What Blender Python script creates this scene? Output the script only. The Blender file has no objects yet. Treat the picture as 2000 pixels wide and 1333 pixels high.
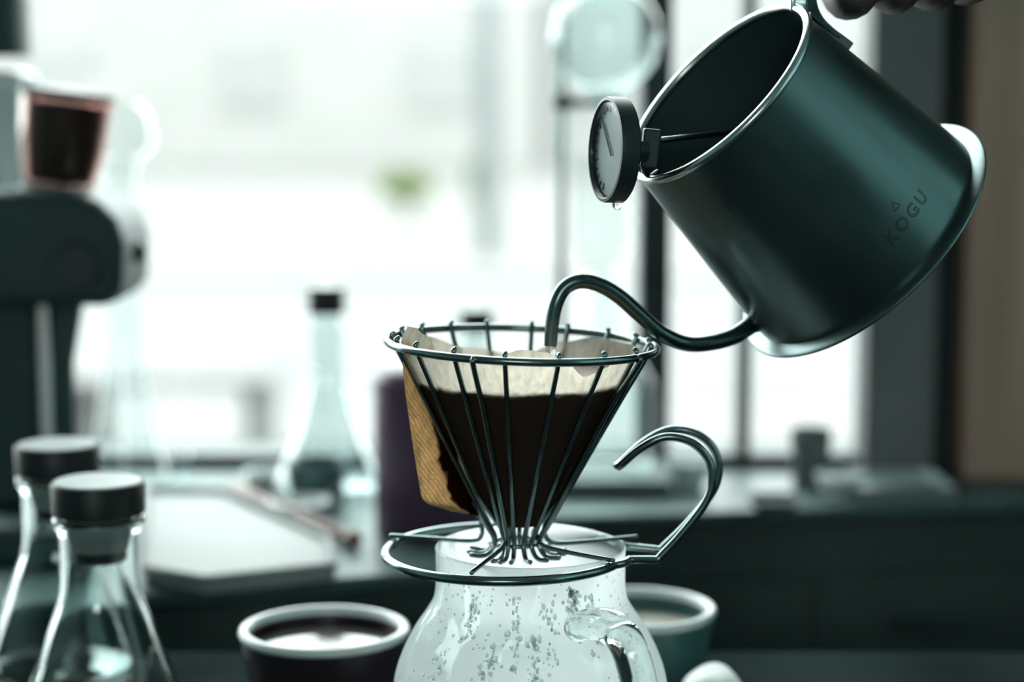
import bpy, bmesh, math, random
from mathutils import Vector, Matrix
random.seed(7)
R = math.radians
scene = bpy.context.scene
COL = scene.collection

# ------------------------------------------------------------------ camera
FPX = 3812.0                        # focal length in pixels of the 2000 px wide frame
PITCH = R(7.2)
CAM_Z = 0.3155
cam_d = bpy.data.cameras.new('camera')
cam_d.sensor_width = 36.0
cam_d.lens = 36.0 * FPX / 2000.0
cam_d.clip_start = 0.02
cam_d.clip_end = 300
cam_d.dof.use_dof = True
cam_d.dof.focus_distance = 0.812
cam_d.dof.aperture_fstop = 3.9
cam_d.dof.aperture_blades = 0
cam = bpy.data.objects.new('camera', cam_d)
cam.location = (0, 0, CAM_Z)
cam.rotation_euler = (R(90) - PITCH, 0, 0)
COL.objects.link(cam)
scene.camera = cam

# ------------------------------------------------------------------ world: bright overcast sky
world = bpy.data.worlds.new('overcast_sky')
scene.world = world
world.use_nodes = True
wn = world.node_tree
bg = wn.nodes['Background']
bg.inputs['Color'].default_value = (0.955, 1.0, 0.985, 1)
bg.inputs['Strength'].default_value = 6.0

# ------------------------------------------------------------------ exposure
scene.view_settings.view_transform = 'Standard'
scene.view_settings.look = 'None'
scene.view_settings.gamma = 1.0
scene.view_settings.use_curve_mapping = False
scene.view_settings.exposure = 0.6
scene.cycles.use_denoising = True
scene.cycles.max_bounces = 14
scene.cycles.transmission_bounces = 12
scene.cycles.transparent_max_bounces = 16
scene.cycles.sample_clamp_indirect = 6.0
scene.cycles.caustics_refractive = True
scene.cycles.caustics_reflective = False

def portal(name, loc, rot, sx, sy):
    """marks a window opening for the daylight sampling; gives off no light of its own"""
    l = bpy.data.lights.new(name, 'AREA')
    l.shape = 'RECTANGLE'; l.size = sx; l.size_y = sy
    l.cycles.is_portal = True
    o = bpy.data.objects.new(name, l)
    o.location = loc; o.rotation_euler = rot
    COL.objects.link(o)
    return o

# ------------------------------------------------------------------ pixel helpers
CP, SP = math.cos(PITCH), math.sin(PITCH)
RIGHT = Vector((1, 0, 0)); UP = Vector((0, SP, CP)); FWD = Vector((0, CP, -SP))
CAM = Vector((0, 0, CAM_Z))
def ray(px, py):
    return FWD + RIGHT * ((px - 1000.0) / FPX) + UP * ((666.5 - py) / FPX)
def at(px, py, Y):
    """point on the vertical plane y = Y that is seen at pixel px, py"""
    d = ray(px, py)
    return CAM + d * (Y / d.y)
def on(px, py, z):
    """point on the horizontal plane z seen at pixel px, py"""
    d = ray(px, py)
    return CAM + d * ((z - CAM_Z) / d.z)
def project(p):
    v = Vector(p) - CAM
    w = v.dot(FWD)
    return 1000 + FPX * v.dot(RIGHT) / w, 666.5 - FPX * v.dot(UP) / w

# ------------------------------------------------------------------ object helpers
def link(o, parent=None):
    COL.objects.link(o)
    if parent is not None:
        o.parent = parent
        o.matrix_parent_inverse = parent.matrix_basis.inverted()
    return o
def tag(o, label=None, cat=None, group=None, kind=None):
    if label: o['label'] = label
    if cat: o['category'] = cat
    if group: o['group'] = group
    if kind: o['kind'] = kind
    return o
def thing(name, loc, label, cat, group=None):
    o = bpy.data.objects.new(name, None)
    o.empty_display_size = 0.02
    o.location = loc
    link(o)
    return tag(o, label, cat, group)
def finish(name, bm, mat, parent=None, smooth=True, bevel=None, sub=0, angle=40):
    bmesh.ops.recalc_face_normals(bm, faces=bm.faces)
    me = bpy.data.meshes.new(name)
    bm.to_mesh(me); bm.free()
    me.materials.append(mat)
    if smooth:
        for p in me.polygons: p.use_smooth = True
        try: me.set_sharp_from_angle(angle=R(angle))
        except Exception: pass
    o = bpy.data.objects.new(name, me)
    link(o, parent)
    if bevel:
        m = o.modifiers.new('bevel', 'BEVEL'); m.width = bevel; m.segments = 2; m.limit_method = 'ANGLE'
    if sub:
        m = o.modifiers.new('sub', 'SUBSURF'); m.levels = sub; m.render_levels = sub
    return o
def box_bm(bm, c, s, M=None):
    c = Vector(c); hx, hy, hz = s[0] / 2, s[1] / 2, s[2] / 2
    vs = []
    for dx, dy, dz in ((-1,-1,-1),(1,-1,-1),(1,1,-1),(-1,1,-1),(-1,-1,1),(1,-1,1),(1,1,1),(-1,1,1)):
        p = Vector((dx*hx, dy*hy, dz*hz))
        if M is not None: p = M @ p
        vs.append(bm.verts.new(c + p))
    for f in ((0,1,2,3),(4,5,6,7),(0,1,5,4),(1,2,6,5),(2,3,7,6),(3,0,4,7)):
        bm.faces.new([vs[i] for i in f])
def box(name, c, s, mat, parent=None, bevel=None, M=None):
    bm = bmesh.new(); box_bm(bm, c, s, M)
    return finish(name, bm, mat, parent, smooth=bool(bevel), bevel=bevel)
def lathe_bm(bm, prof, c=(0,0,0), n=48, M=None):
    c = Vector(c); rings = []
    for r, z in prof:
        if r < 1e-6:
            p = Vector((0, 0, z))
            rings.append([bm.verts.new(c + (M @ p if M is not None else p))])
        else:
            ring = []
            for i in range(n):
                a = 2*math.pi*i/n
                p = Vector((r*math.cos(a), r*math.sin(a), z))
                ring.append(bm.verts.new(c + (M @ p if M is not None else p)))
            rings.append(ring)
    for a, b in zip(rings, rings[1:]):
        for i in range(n):
            j = (i+1) % n
            if len(a) == 1 and len(b) == 1: break
            if len(a) == 1: bm.faces.new((a[0], b[i], b[j]))
            elif len(b) == 1: bm.faces.new((a[i], a[j], b[0]))
            else: bm.faces.new((a[i], a[j], b[j], b[i]))
def lathe(name, prof, c, mat, parent=None, n=48, M=None, angle=40, closed=False):
    bm = bmesh.new()
    p = list(prof)
    if closed: p.append(p[0])
    lathe_bm(bm, p, c, n, M)
    bmesh.ops.remove_doubles(bm, verts=bm.verts, dist=1e-6)
    return finish(name, bm, mat, parent, angle=angle)
def catmull(pts, per=8, closed=False):
    pts = [Vector(p) for p in pts]; n = len(pts); out = []
    rng = range(n if closed else n-1)
    for i in rng:
        if closed:
            p0, p1, p2, p3 = pts[(i-1) % n], pts[i], pts[(i+1) % n], pts[(i+2) % n]
        else:
            p1, p2 = pts[i], pts[i+1]
            p0 = pts[i-1] if i > 0 else p1*2 - p2
            p3 = pts[i+2] if i+2 < n else p2*2 - p1
        for k in range(per):
            t = k/per
            out.append(0.5*((2*p1) + (p2-p0)*t + (2*p0-5*p1+4*p2-p3)*t*t + (3*p1-p0-3*p2+p3)*t**3))
    if not closed: out.append(pts[-1].copy())
    return out
def tube_bm(bm, path, rad, n=10, closed=False, flat=None, round_end=True):
    """sweep along path; rad number or list; flat=(normal, ratio) squashes the section"""
    path = [Vector(p) for p in path]; m = len(path)
    rads = list(rad) if hasattr(rad, '__len__') else [rad]*m
    if len(rads) != m:
        rads = [rads[min(len(rads)-1, int(i*(len(rads)-1)/(m-1)))]*(1-((i*(len(rads)-1)/(m-1)) % 1)) +
                rads[min(len(rads)-1, int(i*(len(rads)-1)/(m-1))+1)]*((i*(len(rads)-1)/(m-1)) % 1) for i in range(m)]
    tans = []
    for i in range(m):
        if closed: t = path[(i+1) % m] - path[i-1]
        else: t = path[min(i+1, m-1)] - path[max(i-1, 0)]
        tans.append(t.normalized())
    up = Vector((0, 0, 1)) if abs(tans[0].z) < 0.9 else Vector((0, 1, 0))
    nrm = (up - tans[0]*up.dot(tans[0])).normalized()
    rings = []
    for i in range(m):
        t = tans[i]
        nrm = (nrm - t*nrm.dot(t))
        if nrm.length < 1e-6: nrm = t.orthogonal()
        nrm.normalize()
        b = t.cross(nrm)
        ring = []
        for k in range(n):
            a = 2*math.pi*k/n
            ring.append(bm.verts.new(path[i] + (nrm*math.cos(a) + b*math.sin(a))*rads[i]))
        rings.append(ring)
    pairs = list(zip(rings, rings[1:]))
    if closed: pairs.append((rings[-1], rings[0]))
    for a, b in pairs:
        for k in range(n):
            bm.faces.new((a[k], a[(k+1) % n], b[(k+1) % n], b[k]))
    if not closed:
        for ring, t, r, s in ((rings[0], tans[0], rads[0], -1), (rings[-1], tans[-1], rads[-1], 1)):
            c = sum((v.co for v in ring), Vector())/n
            if round_end:
                mid = [bm.verts.new(c + (v.co-c)*0.7 + t*s*r*0.7) for v in ring]
                for k in range(n):
                    bm.faces.new((ring[k], ring[(k+1) % n], mid[(k+1) % n], mid[k]))
                tip = bm.verts.new(c + t*s*r)
                for k in range(n): bm.faces.new((mid[k], mid[(k+1) % n], tip))
            else:
                bm.faces.new(ring)
def tube(name, path, rad, mat, parent=None, n=10, closed=False, round_end=True):
    bm = bmesh.new(); tube_bm(bm, path, rad, n, closed, round_end=round_end)
    return finish(name, bm, mat, parent, angle=60)
def circle(c, r, n=64, ex=Vector((1,0,0)), ey=Vector((0,1,0))):
    c = Vector(c)
    return [c + ex*(r*math.cos(2*math.pi*i/n)) + ey*(r*math.sin(2*math.pi*i/n)) for i in range(n)]
def copy_tree(o, parent=None):
    c = o.copy(); COL.objects.link(c)
    if parent is not None: c.parent = parent
    for ch in list(o.children): copy_tree(ch, c)
    return c

# ------------------------------------------------------------------ materials
def mat(name, base, rough=0.5, metal=0.0, vary=0.12, scale=30.0, trans=0.0, ior=1.45, bump=0.0, spec=0.5, rvary=0.0, coat=0.0, detail=5.0):
    m = bpy.data.materials.new(name); m.use_nodes = True
    nt = m.node_tree; b = nt.nodes['Principled BSDF']
    b.inputs['Roughness'].default_value = rough
    b.inputs['Metallic'].default_value = metal
    b.inputs['IOR'].default_value = ior
    b.inputs['Specular IOR Level'].default_value = spec
    b.inputs['Transmission Weight'].default_value = trans
    b.inputs['Coat Weight'].default_value = coat
    tc = nt.nodes.new('ShaderNodeTexCoord')
    nz = nt.nodes.new('ShaderNodeTexNoise')
    nz.inputs['Scale'].default_value = scale; nz.inputs['Detail'].default_value = detail
    nt.links.new(tc.outputs['Object'], nz.inputs['Vector'])
    rp = nt.nodes.new('ShaderNodeValToRGB')
    rp.color_ramp.elements[0].position = 0.3; rp.color_ramp.elements[1].position = 0.7
    rp.color_ramp.elements[0].color = (*[c*(1-vary) for c in base], 1)
    rp.color_ramp.elements[1].color = (*[min(1, c*(1+vary)) for c in base], 1)
    nt.links.new(nz.outputs['Fac'], rp.inputs['Fac'])
    nt.links.new(rp.outputs['Color'], b.inputs['Base Color'])
    if bump:
        bp = nt.nodes.new('ShaderNodeBump'); bp.inputs['Strength'].default_value = bump; bp.inputs['Distance'].default_value = 0.001
        nt.links.new(nz.outputs['Fac'], bp.inputs['Height']); nt.links.new(bp.outputs['Normal'], b.inputs['Normal'])
    if rvary:
        mr = nt.nodes.new('ShaderNodeMapRange')
        mr.inputs['From Min'].default_value = 0.3; mr.inputs['From Max'].default_value = 0.7
        mr.inputs['To Min'].default_value = rough - rvary; mr.inputs['To Max'].default_value = rough + rvary
        nt.links.new(nz.outputs['Fac'], mr.inputs['Value']); nt.links.new(mr.outputs['Result'], b.inputs['Roughness'])
    return m
M_STEEL = mat('polished_wire_steel', (0.21, 0.27, 0.27), 0.22, 1.0, 0.08, 120, rvary=0.05)
M_KETTLE = mat('smudged_kettle_steel', (0.098, 0.145, 0.145), 0.31, 0.85, 0.14, 26, rvary=0.05, detail=1.5)
M_KINNER = mat('kettle_inside_steel', (0.09, 0.15, 0.15), 0.42, 0.6, 0.1, 20)
M_RIM = mat('bright_kettle_rim', (0.55, 0.60, 0.60), 0.24, 1.0, 0.06, 60)
M_SPOUT = mat('dark_spout_steel', (0.12, 0.165, 0.165), 0.26, 1.0, 0.08, 80)
M_FLANGE = mat('satin_flange_steel', (0.19, 0.25, 0.25), 0.38, 1.0, 0.1, 50)
M_ETCH = mat('etched_print', (0.012, 0.022, 0.022), 0.6, 0.0, 0.1, 80)
M_BLACK = mat('black_plastic', (0.020, 0.032, 0.033), 0.42, 0, 0.15, 60)
M_CAPM = mat('black_cap_plastic', (0.008, 0.014, 0.014), 0.45, 0, 0.15, 60)
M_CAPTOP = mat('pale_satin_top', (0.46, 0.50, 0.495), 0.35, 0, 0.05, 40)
M_DARKT = mat('dark_teal_metal', (0.016, 0.046, 0.046), 0.5, 0, 0.2, 20)
M_SIL = mat('grey_silicone', (0.30, 0.34, 0.33), 0.5, 0, 0.06, 60)
M_WHITE = mat('white_ceramic', (0.72, 0.76, 0.75), 0.25, 0, 0.04, 20)
M_TEALCUP = mat('teal_glaze', (0.045, 0.12, 0.118), 0.35, 0, 0.1, 30)
M_PLUMCUP = mat('plum_black_glaze', (0.020, 0.013, 0.020), 0.3, 0, 0.1, 30)
M_PLUM = mat('plum_tin', (0.10, 0.048, 0.092), 0.35, 0, 0.15, 12)
M_COFFEE = mat('brewed_coffee', (0.008, 0.004, 0.003), 0.04, 0, 0.1, 30)
M_MILK = mat('pale_drink', (0.42, 0.40, 0.36), 0.25, 0, 0.06, 30)
M_GROUNDS = mat('wet_coffee_grounds', (0.020, 0.010, 0.007), 0.75, 0, 0.6, 900, bump=0.8)
M_FOAM = mat('coffee_foam', (0.16, 0.09, 0.055), 0.6, 0, 0.45, 700, bump=0.4)
M_SKIN = mat('skin', (0.075, 0.055, 0.048), 0.55, 0, 0.12, 90, bump=0.25)
M_SLEEVE = mat('dark_sleeve_cloth', (0.02, 0.03, 0.032), 0.9, 0, 0.2, 300)
M_COUNTER = mat('dark_bar_top', (0.020, 0.030, 0.030), 0.9, 0, 0.3, 14, spec=0.0, ior=1.01)
M_BACKTOP = mat('stone_worktop', (0.06, 0.10, 0.10), 0.42, 0, 0.2, 25, spec=0.25)
M_CABINET = mat('dark_cabinet', (0.056, 0.074, 0.071), 0.8, 0, 0.2, 10, spec=0.1)
M_FRAME = mat('dark_window_frame', (0.020, 0.036, 0.038), 0.5, 0, 0.15, 20)
M_GREYPOST = mat('grey_painted_timber', (0.20, 0.195, 0.20), 0.6, 0, 0.12, 9)
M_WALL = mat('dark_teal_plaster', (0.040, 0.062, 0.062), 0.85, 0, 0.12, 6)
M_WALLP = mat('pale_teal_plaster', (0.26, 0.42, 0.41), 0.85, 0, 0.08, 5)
M_FLOOR = mat('dark_floor', (0.10, 0.15, 0.148), 0.6, 0, 0.2, 8)
M_CEIL = mat('ceiling_plaster', (0.34, 0.47, 0.46), 0.9, 0, 0.06, 5)
M_TRAY = mat('white_tray', (0.27, 0.285, 0.28), 0.6, 0, 0.04, 12)
M_REDWOOD = mat('red_brown_wood', (0.17, 0.065, 0.045), 0.5, 0, 0.3, 40)
M_METALTRAY = mat('brushed_tray', (0.45, 0.52, 0.52), 0.3, 1.0, 0.1, 20)
M_GREYCUP = mat('grey_stoneware', (0.12, 0.145, 0.14), 0.6, 0, 0.12, 40)
M_NAPKIN = mat('white_cloth', (0.76, 0.79, 0.78), 0.9, 0, 0.05, 200)
M_PAVE = mat('pale_paving', (0.106, 0.102, 0.099), 0.9, 0, 0.06, 1.2)
M_ROAD = mat('grey_road', (0.094, 0.095, 0.094), 0.9, 0, 0.08, 0.8)
M_FACADE = mat('cream_facade', (0.205, 0.20, 0.195), 0.9, 0, 0.04, 0.6)
M_FACADE2 = mat('pale_grey_facade', (0.195, 0.198, 0.194), 0.9, 0, 0.04, 0.6)
M_FWIN = mat('facade_window', (0.17, 0.172, 0.17), 0.6, 0, 0.1, 2)
M_LEAF = mat('hedge_leaves', (0.125, 0.165, 0.062), 0.8, 0, 0.35, 6)
M_BARK = mat('bark', (0.16, 0.14, 0.11), 0.9, 0, 0.2, 20)
M_POLE = mat('pale_concrete_pole', (0.11, 0.125, 0.125), 0.9, 0, 0.08, 6)
M_BENCH = mat('weathered_bench', (0.10, 0.10, 0.098), 0.8, 0, 0.15, 6)
M_GLASS = mat('clear_glass', (0.93, 0.985, 0.975), 0.0, 0, 0.01, 4, trans=1.0, ior=1.46)
M_THICKGLASS = mat('clear_handle_glass', (0.93, 0.985, 0.975), 0.0, 0, 0.01, 4, trans=1.0, ior=1.47)
M_TINTGLASS = mat('teal_tinted_glass', (0.55, 0.82, 0.79), 0.0, 0, 0.02, 4, trans=1.0, ior=1.3)
M_WATER = mat('water', (0.97, 1, 1), 0.0, 0, 0.005, 4, trans=1.0, ior=1.33)

def grain_wood(name, c1, c2, scale=6.0):
    m = bpy.data.materials.new(name); m.use_nodes = True
    nt = m.node_tree; b = nt.nodes['Principled BSDF']; b.inputs['Roughness'].default_value = 0.55
    tc = nt.nodes.new('ShaderNodeTexCoord'); mp = nt.nodes.new('ShaderNodeMapping')
    mp.inputs['Scale'].default_value = (scale*6, scale*6, scale*0.5)
    nz = nt.nodes.new('ShaderNodeTexNoise'); nz.inputs['Scale'].default_value = 1.0; nz.inputs['Detail'].default_value = 6
    rp = nt.nodes.new('ShaderNodeValToRGB')
    rp.color_ramp.elements[0].position = 0.3; rp.color_ramp.elements[1].position = 0.7
    rp.color_ramp.elements[0].color = (*c1, 1); rp.color_ramp.elements[1].color = (*c2, 1)
    nt.links.new(tc.outputs['Object'], mp.inputs['Vector']); nt.links.new(mp.outputs['Vector'], nz.inputs['Vector'])
    nt.links.new(nz.outputs['Fac'], rp.inputs['Fac']); nt.links.new(rp.outputs['Color'], b.inputs['Base Color'])
    return m
M_BROWN = grain_wood('brown_timber', (0.40, 0.235, 0.18), (0.56, 0.34, 0.26))

def thin_reflect(nt, ior):
    lw = nt.nodes.new('ShaderNodeLayerWeight'); lw.inputs['Blend'].default_value = 0.5
    pw = nt.nodes.new('ShaderNodeMath'); pw.operation = 'POWER'; pw.inputs[1].default_value = 4.0
    f0 = ((ior-1)/(ior+1))**2*2
    ma = nt.nodes.new('ShaderNodeMath'); ma.operation = 'MULTIPLY_ADD'; ma.inputs[1].default_value = 0.75; ma.inputs[2].default_value = f0
    nt.links.new(lw.outputs['Facing'], pw.inputs[0]); nt.links.new(pw.outputs[0], ma.inputs[0])
    return ma
def pane_mat(name, tint=(0.95, 0.985, 0.98), ior=1.25):
    m = bpy.data.materials.new(name); m.use_nodes = True
    nt = m.node_tree; nt.nodes.remove(nt.nodes['Principled BSDF'])
    out = nt.nodes['Material Output']
    tr = nt.nodes.new('ShaderNodeBsdfTransparent'); tr.inputs['Color'].default_value = (*tint, 1)
    gl = nt.nodes.new('ShaderNodeBsdfGlossy'); gl.inputs['Roughness'].default_value = 0.02
    fr = thin_reflect(nt, ior)
    mx = nt.nodes.new('ShaderNodeMixShader')
    nt.links.new(fr.outputs[0], mx.inputs['Fac']); nt.links.new(tr.outputs[0], mx.inputs[1]); nt.links.new(gl.outputs[0], mx.inputs[2])
    nt.links.new(mx.outputs[0], out.inputs['Surface'])
    return m
M_PANE = pane_mat('window_pane')
M_SMOKE = pane_mat('red_smoked_plastic', (0.92, 0.76, 0.73))
M_THIN = pane_mat('thin_clear_glass', (0.93, 0.97, 0.965), 1.45)
M_THINTEAL = pane_mat('thin_teal_glass', (0.86, 0.94, 0.93), 1.45)
M_LENS = pane_mat('dial_lens', (0.95, 0.98, 0.98), 1.5)

def paper_mat(name, dry, wet, level=None, crimp=False):
    """thin translucent unbleached paper; below `level` it is soaked with coffee"""
    m = bpy.data.materials.new(name); m.use_nodes = True
    nt = m.node_tree; nt.nodes.remove(nt.nodes['Principled BSDF'])
    out = nt.nodes['Material Output']; L = nt.links.new
    tc = nt.nodes.new('ShaderNodeTexCoord')
    mp = nt.nodes.new('ShaderNodeMapping'); mp.inputs['Scale'].default_value = (1, 1, 0.45)
    L(tc.outputs['Object'], mp.inputs['Vector'])
    nz = nt.nodes.new('ShaderNodeTexNoise'); nz.inputs['Scale'].default_value = 330; nz.inputs['Detail'].default_value = 6
    L(mp.outputs['Vector'], nz.inputs['Vector'])
    rp = nt.nodes.new('ShaderNodeValToRGB')
    rp.color_ramp.elements[0].position = 0.28; rp.color_ramp.elements[1].position = 0.62
    rp.color_ramp.elements[0].color = (*[c*0.72 for c in dry], 1); rp.color_ramp.elements[1].color = (*dry, 1)
    L(nz.outputs['Fac'], rp.inputs['Fac'])
    col = rp.outputs['Color']
    if level is not None:
        sp = nt.nodes.new('ShaderNodeSeparateXYZ'); L(tc.outputs['Object'], sp.inputs[0])
        n2 = nt.nodes.new('ShaderNodeTexNoise'); n2.inputs['Scale'].default_value = 160; n2.inputs['Detail'].default_value = 4
        L(tc.outputs['Object'], n2.inputs['Vector'])
        ad = nt.nodes.new('ShaderNodeMath'); ad.operation = 'MULTIPLY_ADD'
        ad.inputs[1].default_value = 0.006; L(n2.outputs['Fac'], ad.inputs[0]); L(sp.outputs['Z'], ad.inputs[2])
        mr = nt.nodes.new('ShaderNodeMapRange')
        mr.inputs['From Min'].default_value = level + 0.0015; mr.inputs['From Max'].default_value = level + 0.0045
        L(ad.outputs[0], mr.inputs['Value'])
        mx = nt.nodes.new('ShaderNodeMix'); mx.data_type = 'RGBA'
        mx.inputs['A'].default_value = (*wet, 1)
        L(mr.outputs['Result'], mx.inputs['Factor']); L(col, mx.inputs['B'])
        col = mx.outputs['Result']
    if crimp:                                   # coffee soaked in from the cone side, with a ragged edge
        wv = nt.nodes.new('ShaderNodeTexWave'); wv.inputs['Scale'].default_value = 200; wv.inputs['Distortion'].default_value = 3.0
        wv.inputs['Detail Scale'].default_value = 3.0
        wv.wave_type = 'BANDS'; wv.bands_direction = 'DIAGONAL'
        L(tc.outputs['Object'], wv.inputs['Vector'])
        mw = nt.nodes.new('ShaderNodeMix'); mw.data_type = 'RGBA'; mw.blend_type = 'MULTIPLY'; mw.inputs['Factor'].default_value = 0.14
        L(col, mw.inputs['A']); L(wv.outputs['Color'], mw.inputs['B']); col = mw.outputs['Result']
        at_ = nt.nodes.new('ShaderNodeAttribute'); at_.attribute_name = 'stain'
        n2 = nt.nodes.new('ShaderNodeTexNoise'); n2.inputs['Scale'].default_value = 130; n2.inputs['Detail'].default_value = 5
        L(tc.outputs['Object'], n2.inputs['Vector'])
        ad = nt.nodes.new('ShaderNodeMath'); ad.operation = 'MULTIPLY_ADD'; ad.inputs[1].default_value = 0.45
        L(n2.outputs['Fac'], ad.inputs[0]); L(at_.outputs['Fac'], ad.inputs[2])
        mr = nt.nodes.new('ShaderNodeMapRange'); mr.inputs['From Min'].default_value = 0.78; mr.inputs['From Max'].default_value = 0.86
        L(ad.outputs[0], mr.inputs['Value'])
        mx = nt.nodes.new('ShaderNodeMix'); mx.data_type = 'RGBA'; mx.inputs['B'].default_value = (*wet, 1)
        L(mr.outputs['Result'], mx.inputs['Factor']); L(col, mx.inputs['A']); col = mx.outputs['Result']
    d = nt.nodes.new('ShaderNodeBsdfDiffuse'); t = nt.nodes.new('ShaderNodeBsdfTranslucent')
    L(col, d.inputs['Color']); L(col, t.inputs['Color'])
    bp = nt.nodes.new('ShaderNodeBump'); bp.inputs['Strength'].default_value = 0.5; bp.inputs['Distance'].default_value = 0.0006
    if crimp:
        L(wv.outputs['Fac'], bp.inputs['Height'])
        bp.inputs['Strength'].default_value = 0.9; bp.inputs['Distance'].default_value = 0.0012
    else:
        L(nz.outputs['Fac'], bp.inputs['Height'])
    L(bp.outputs['Normal'], d.inputs['Normal']); L(bp.outputs['Normal'], t.inputs['Normal'])
    ms = nt.nodes.new('ShaderNodeMixShader'); ms.inputs['Fac'].default_value = 0.62
    L(d.outputs[0], ms.inputs[1]); L(t.outputs[0], ms.inputs[2]); L(ms.outputs[0], out.inputs['Surface'])
    return m
COFFEE_Z = 0.1925
M_PAPER = paper_mat('filter_paper', (0.83, 0.745, 0.62), (0.11, 0.070, 0.052), COFFEE_Z)
M_SEAM = paper_mat('crimped_filter_seam', (0.99, 0.74, 0.46), (0.05, 0.018, 0.009), None, True)

def mist_mat():
    """glass fogged by steam: a milky film with clear runs where drops slid down"""
    m = bpy.data.materials.new('steamed_glass'); m.use_nodes = True
    nt = m.node_tree; L = nt.links.new
    nt.nodes.remove(nt.nodes['Principled BSDF']); out = nt.nodes['Material Output']
    tr_ = nt.nodes.new('ShaderNodeBsdfTransparent'); tr_.inputs['Color'].default_value = (0.88, 0.96, 0.95, 1)
    gl = nt.nodes.new('ShaderNodeBsdfGlossy'); gl.inputs['Roughness'].default_value = 0.06
    fr = thin_reflect(nt, 1.45)
    b = nt.nodes.new('ShaderNodeMixShader')
    L(fr.outputs[0], b.inputs['Fac']); L(tr_.outputs[0], b.inputs[1]); L(gl.outputs[0], b.inputs[2])
    tc = nt.nodes.new('ShaderNodeTexCoord')
    mp = nt.nodes.new('ShaderNodeMapping'); mp.inputs['Scale'].default_value = (85, 85, 13)
    L(tc.outputs['Object'], mp.inputs['Vector'])
    nz = nt.nodes.new('ShaderNodeTexNoise'); nz.inputs['Scale'].default_value = 1.0; nz.inputs['Detail'].default_value = 3
    nz.inputs['Distortion'].default_value = 0.5
    L(mp.outputs['Vector'], nz.inputs['Vector'])
    mr = nt.nodes.new('ShaderNodeMapRange')
    mr.inputs['From Min'].default_value = 0.58; mr.inputs['From Max'].default_value = 0.63
    mr.inputs['To Min'].default_value = 0.92; mr.inputs['To Max'].default_value = 0.62
    L(nz.outputs['Fac'], mr.inputs['Value'])
    d = nt.nodes.new('ShaderNodeBsdfDiffuse'); d.inputs['Color'].default_value = (0.86, 0.92, 0.91, 1)
    t = nt.nodes.new('ShaderNodeBsdfTranslucent'); t.inputs['Color'].default_value = (0.95, 0.985, 0.98, 1)
    n2 = nt.nodes.new('ShaderNodeTexVoronoi'); n2.inputs['Scale'].default_value = 420
    L(tc.outputs['Object'], n2.inputs['Vector'])
    bp = nt.nodes.new('ShaderNodeBump'); bp.inputs['Strength'].default_value = 0.25; bp.inputs['Distance'].default_value = 0.0005
    L(n2.outputs['Distance'], bp.inputs['Height'])
    L(bp.outputs['Normal'], d.inputs['Normal'])
    dm = nt.nodes.new('ShaderNodeMixShader'); dm.inputs['Fac'].default_value = 0.86
    L(d.outputs[0], dm.inputs[1]); L(t.outputs[0], dm.inputs[2])
    ms = nt.nodes.new('ShaderNodeMixShader')
    L(mr.outputs['Result'], ms.inputs['Fac']); L(b.outputs[0], ms.inputs[1]); L(dm.outputs[0], ms.inputs[2])
    L(ms.outputs[0], out.inputs['Surface'])
    return m
M_MIST = mist_mat()
def drop_mat():
    m = bpy.data.materials.new('condensed_drop'); m.use_nodes = True
    nt = m.node_tree; L = nt.links.new
    nt.nodes.remove(nt.nodes['Principled BSDF']); out = nt.nodes['Material Output']
    t = nt.nodes.new('ShaderNodeBsdfTranslucent'); t.inputs['Color'].default_value = (0.90, 0.95, 0.945, 1)
    tr_ = nt.nodes.new('ShaderNodeBsdfTransparent'); tr_.inputs['Color'].default_value = (0.95, 0.98, 0.975, 1)
    gl = nt.nodes.new('ShaderNodeBsdfGlossy'); gl.inputs['Roughness'].default_value = 0.05
    a = nt.nodes.new('ShaderNodeMixShader'); a.inputs['Fac'].default_value = 0.6
    b = nt.nodes.new('ShaderNodeMixShader')
    fr = thin_reflect(nt, 1.6)
    L(t.outputs[0], a.inputs[1]); L(tr_.outputs[0], a.inputs[2])
    L(fr.outputs[0], b.inputs['Fac']); L(a.outputs[0], b.inputs[1]); L(gl.outputs[0], b.inputs[2])
    L(b.outputs[0], out.inputs['Surface'])
    return m
M_DROP = drop_mat()

# ================================================================== THE SETTING
FLOOR_Z, CEIL_Z = -0.92, 1.75
ZC = 0.02                      # top of the back worktop
WY = 1.53                      # inner face of the window wall
XL, XR, YB = -1.9, 1.9, -2.4
def struct(name, c, s, m, parent=None, bevel=None):
    o = box(name, c, s, m, parent, bevel)
    if parent is None: o['kind'] = 'structure'
    return o
struct('floor', ((XL+XR)/2, (YB+WY)/2, FLOOR_Z-0.03), (XR-XL+0.3, WY-YB+0.4, 0.06), M_FLOOR)
struct('ceiling', ((XL+XR)/2, (YB+WY)/2, CEIL_Z+0.05), (XR-XL+0.3, WY-YB+0.4, 0.10), M_CEIL)
struct('wall_left', (XL-0.06, (YB+WY)/2, (FLOOR_Z+CEIL_Z)/2), (0.12, WY-YB+0.3, CEIL_Z-FLOOR_Z), M_WALLP)
W3 = (-0.75, 0.35, 0.55, 1.25)       # x0 x1 z0 z1 of the unseen window added behind the camera for front fill
wq = bmesh.new()
box_bm(wq, ((XL+W3[0])/2, YB-0.06, (FLOOR_Z+CEIL_Z)/2), (W3[0]-XL, 0.12, CEIL_Z-FLOOR_Z))
box_bm(wq, ((XR+W3[1])/2, YB-0.06, (FLOOR_Z+CEIL_Z)/2), (XR-W3[1], 0.12, CEIL_Z-FLOOR_Z))
box_bm(wq, ((W3[0]+W3[1])/2, YB-0.06, (FLOOR_Z+W3[2])/2), (W3[1]-W3[0], 0.12, W3[2]-FLOOR_Z))
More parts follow.
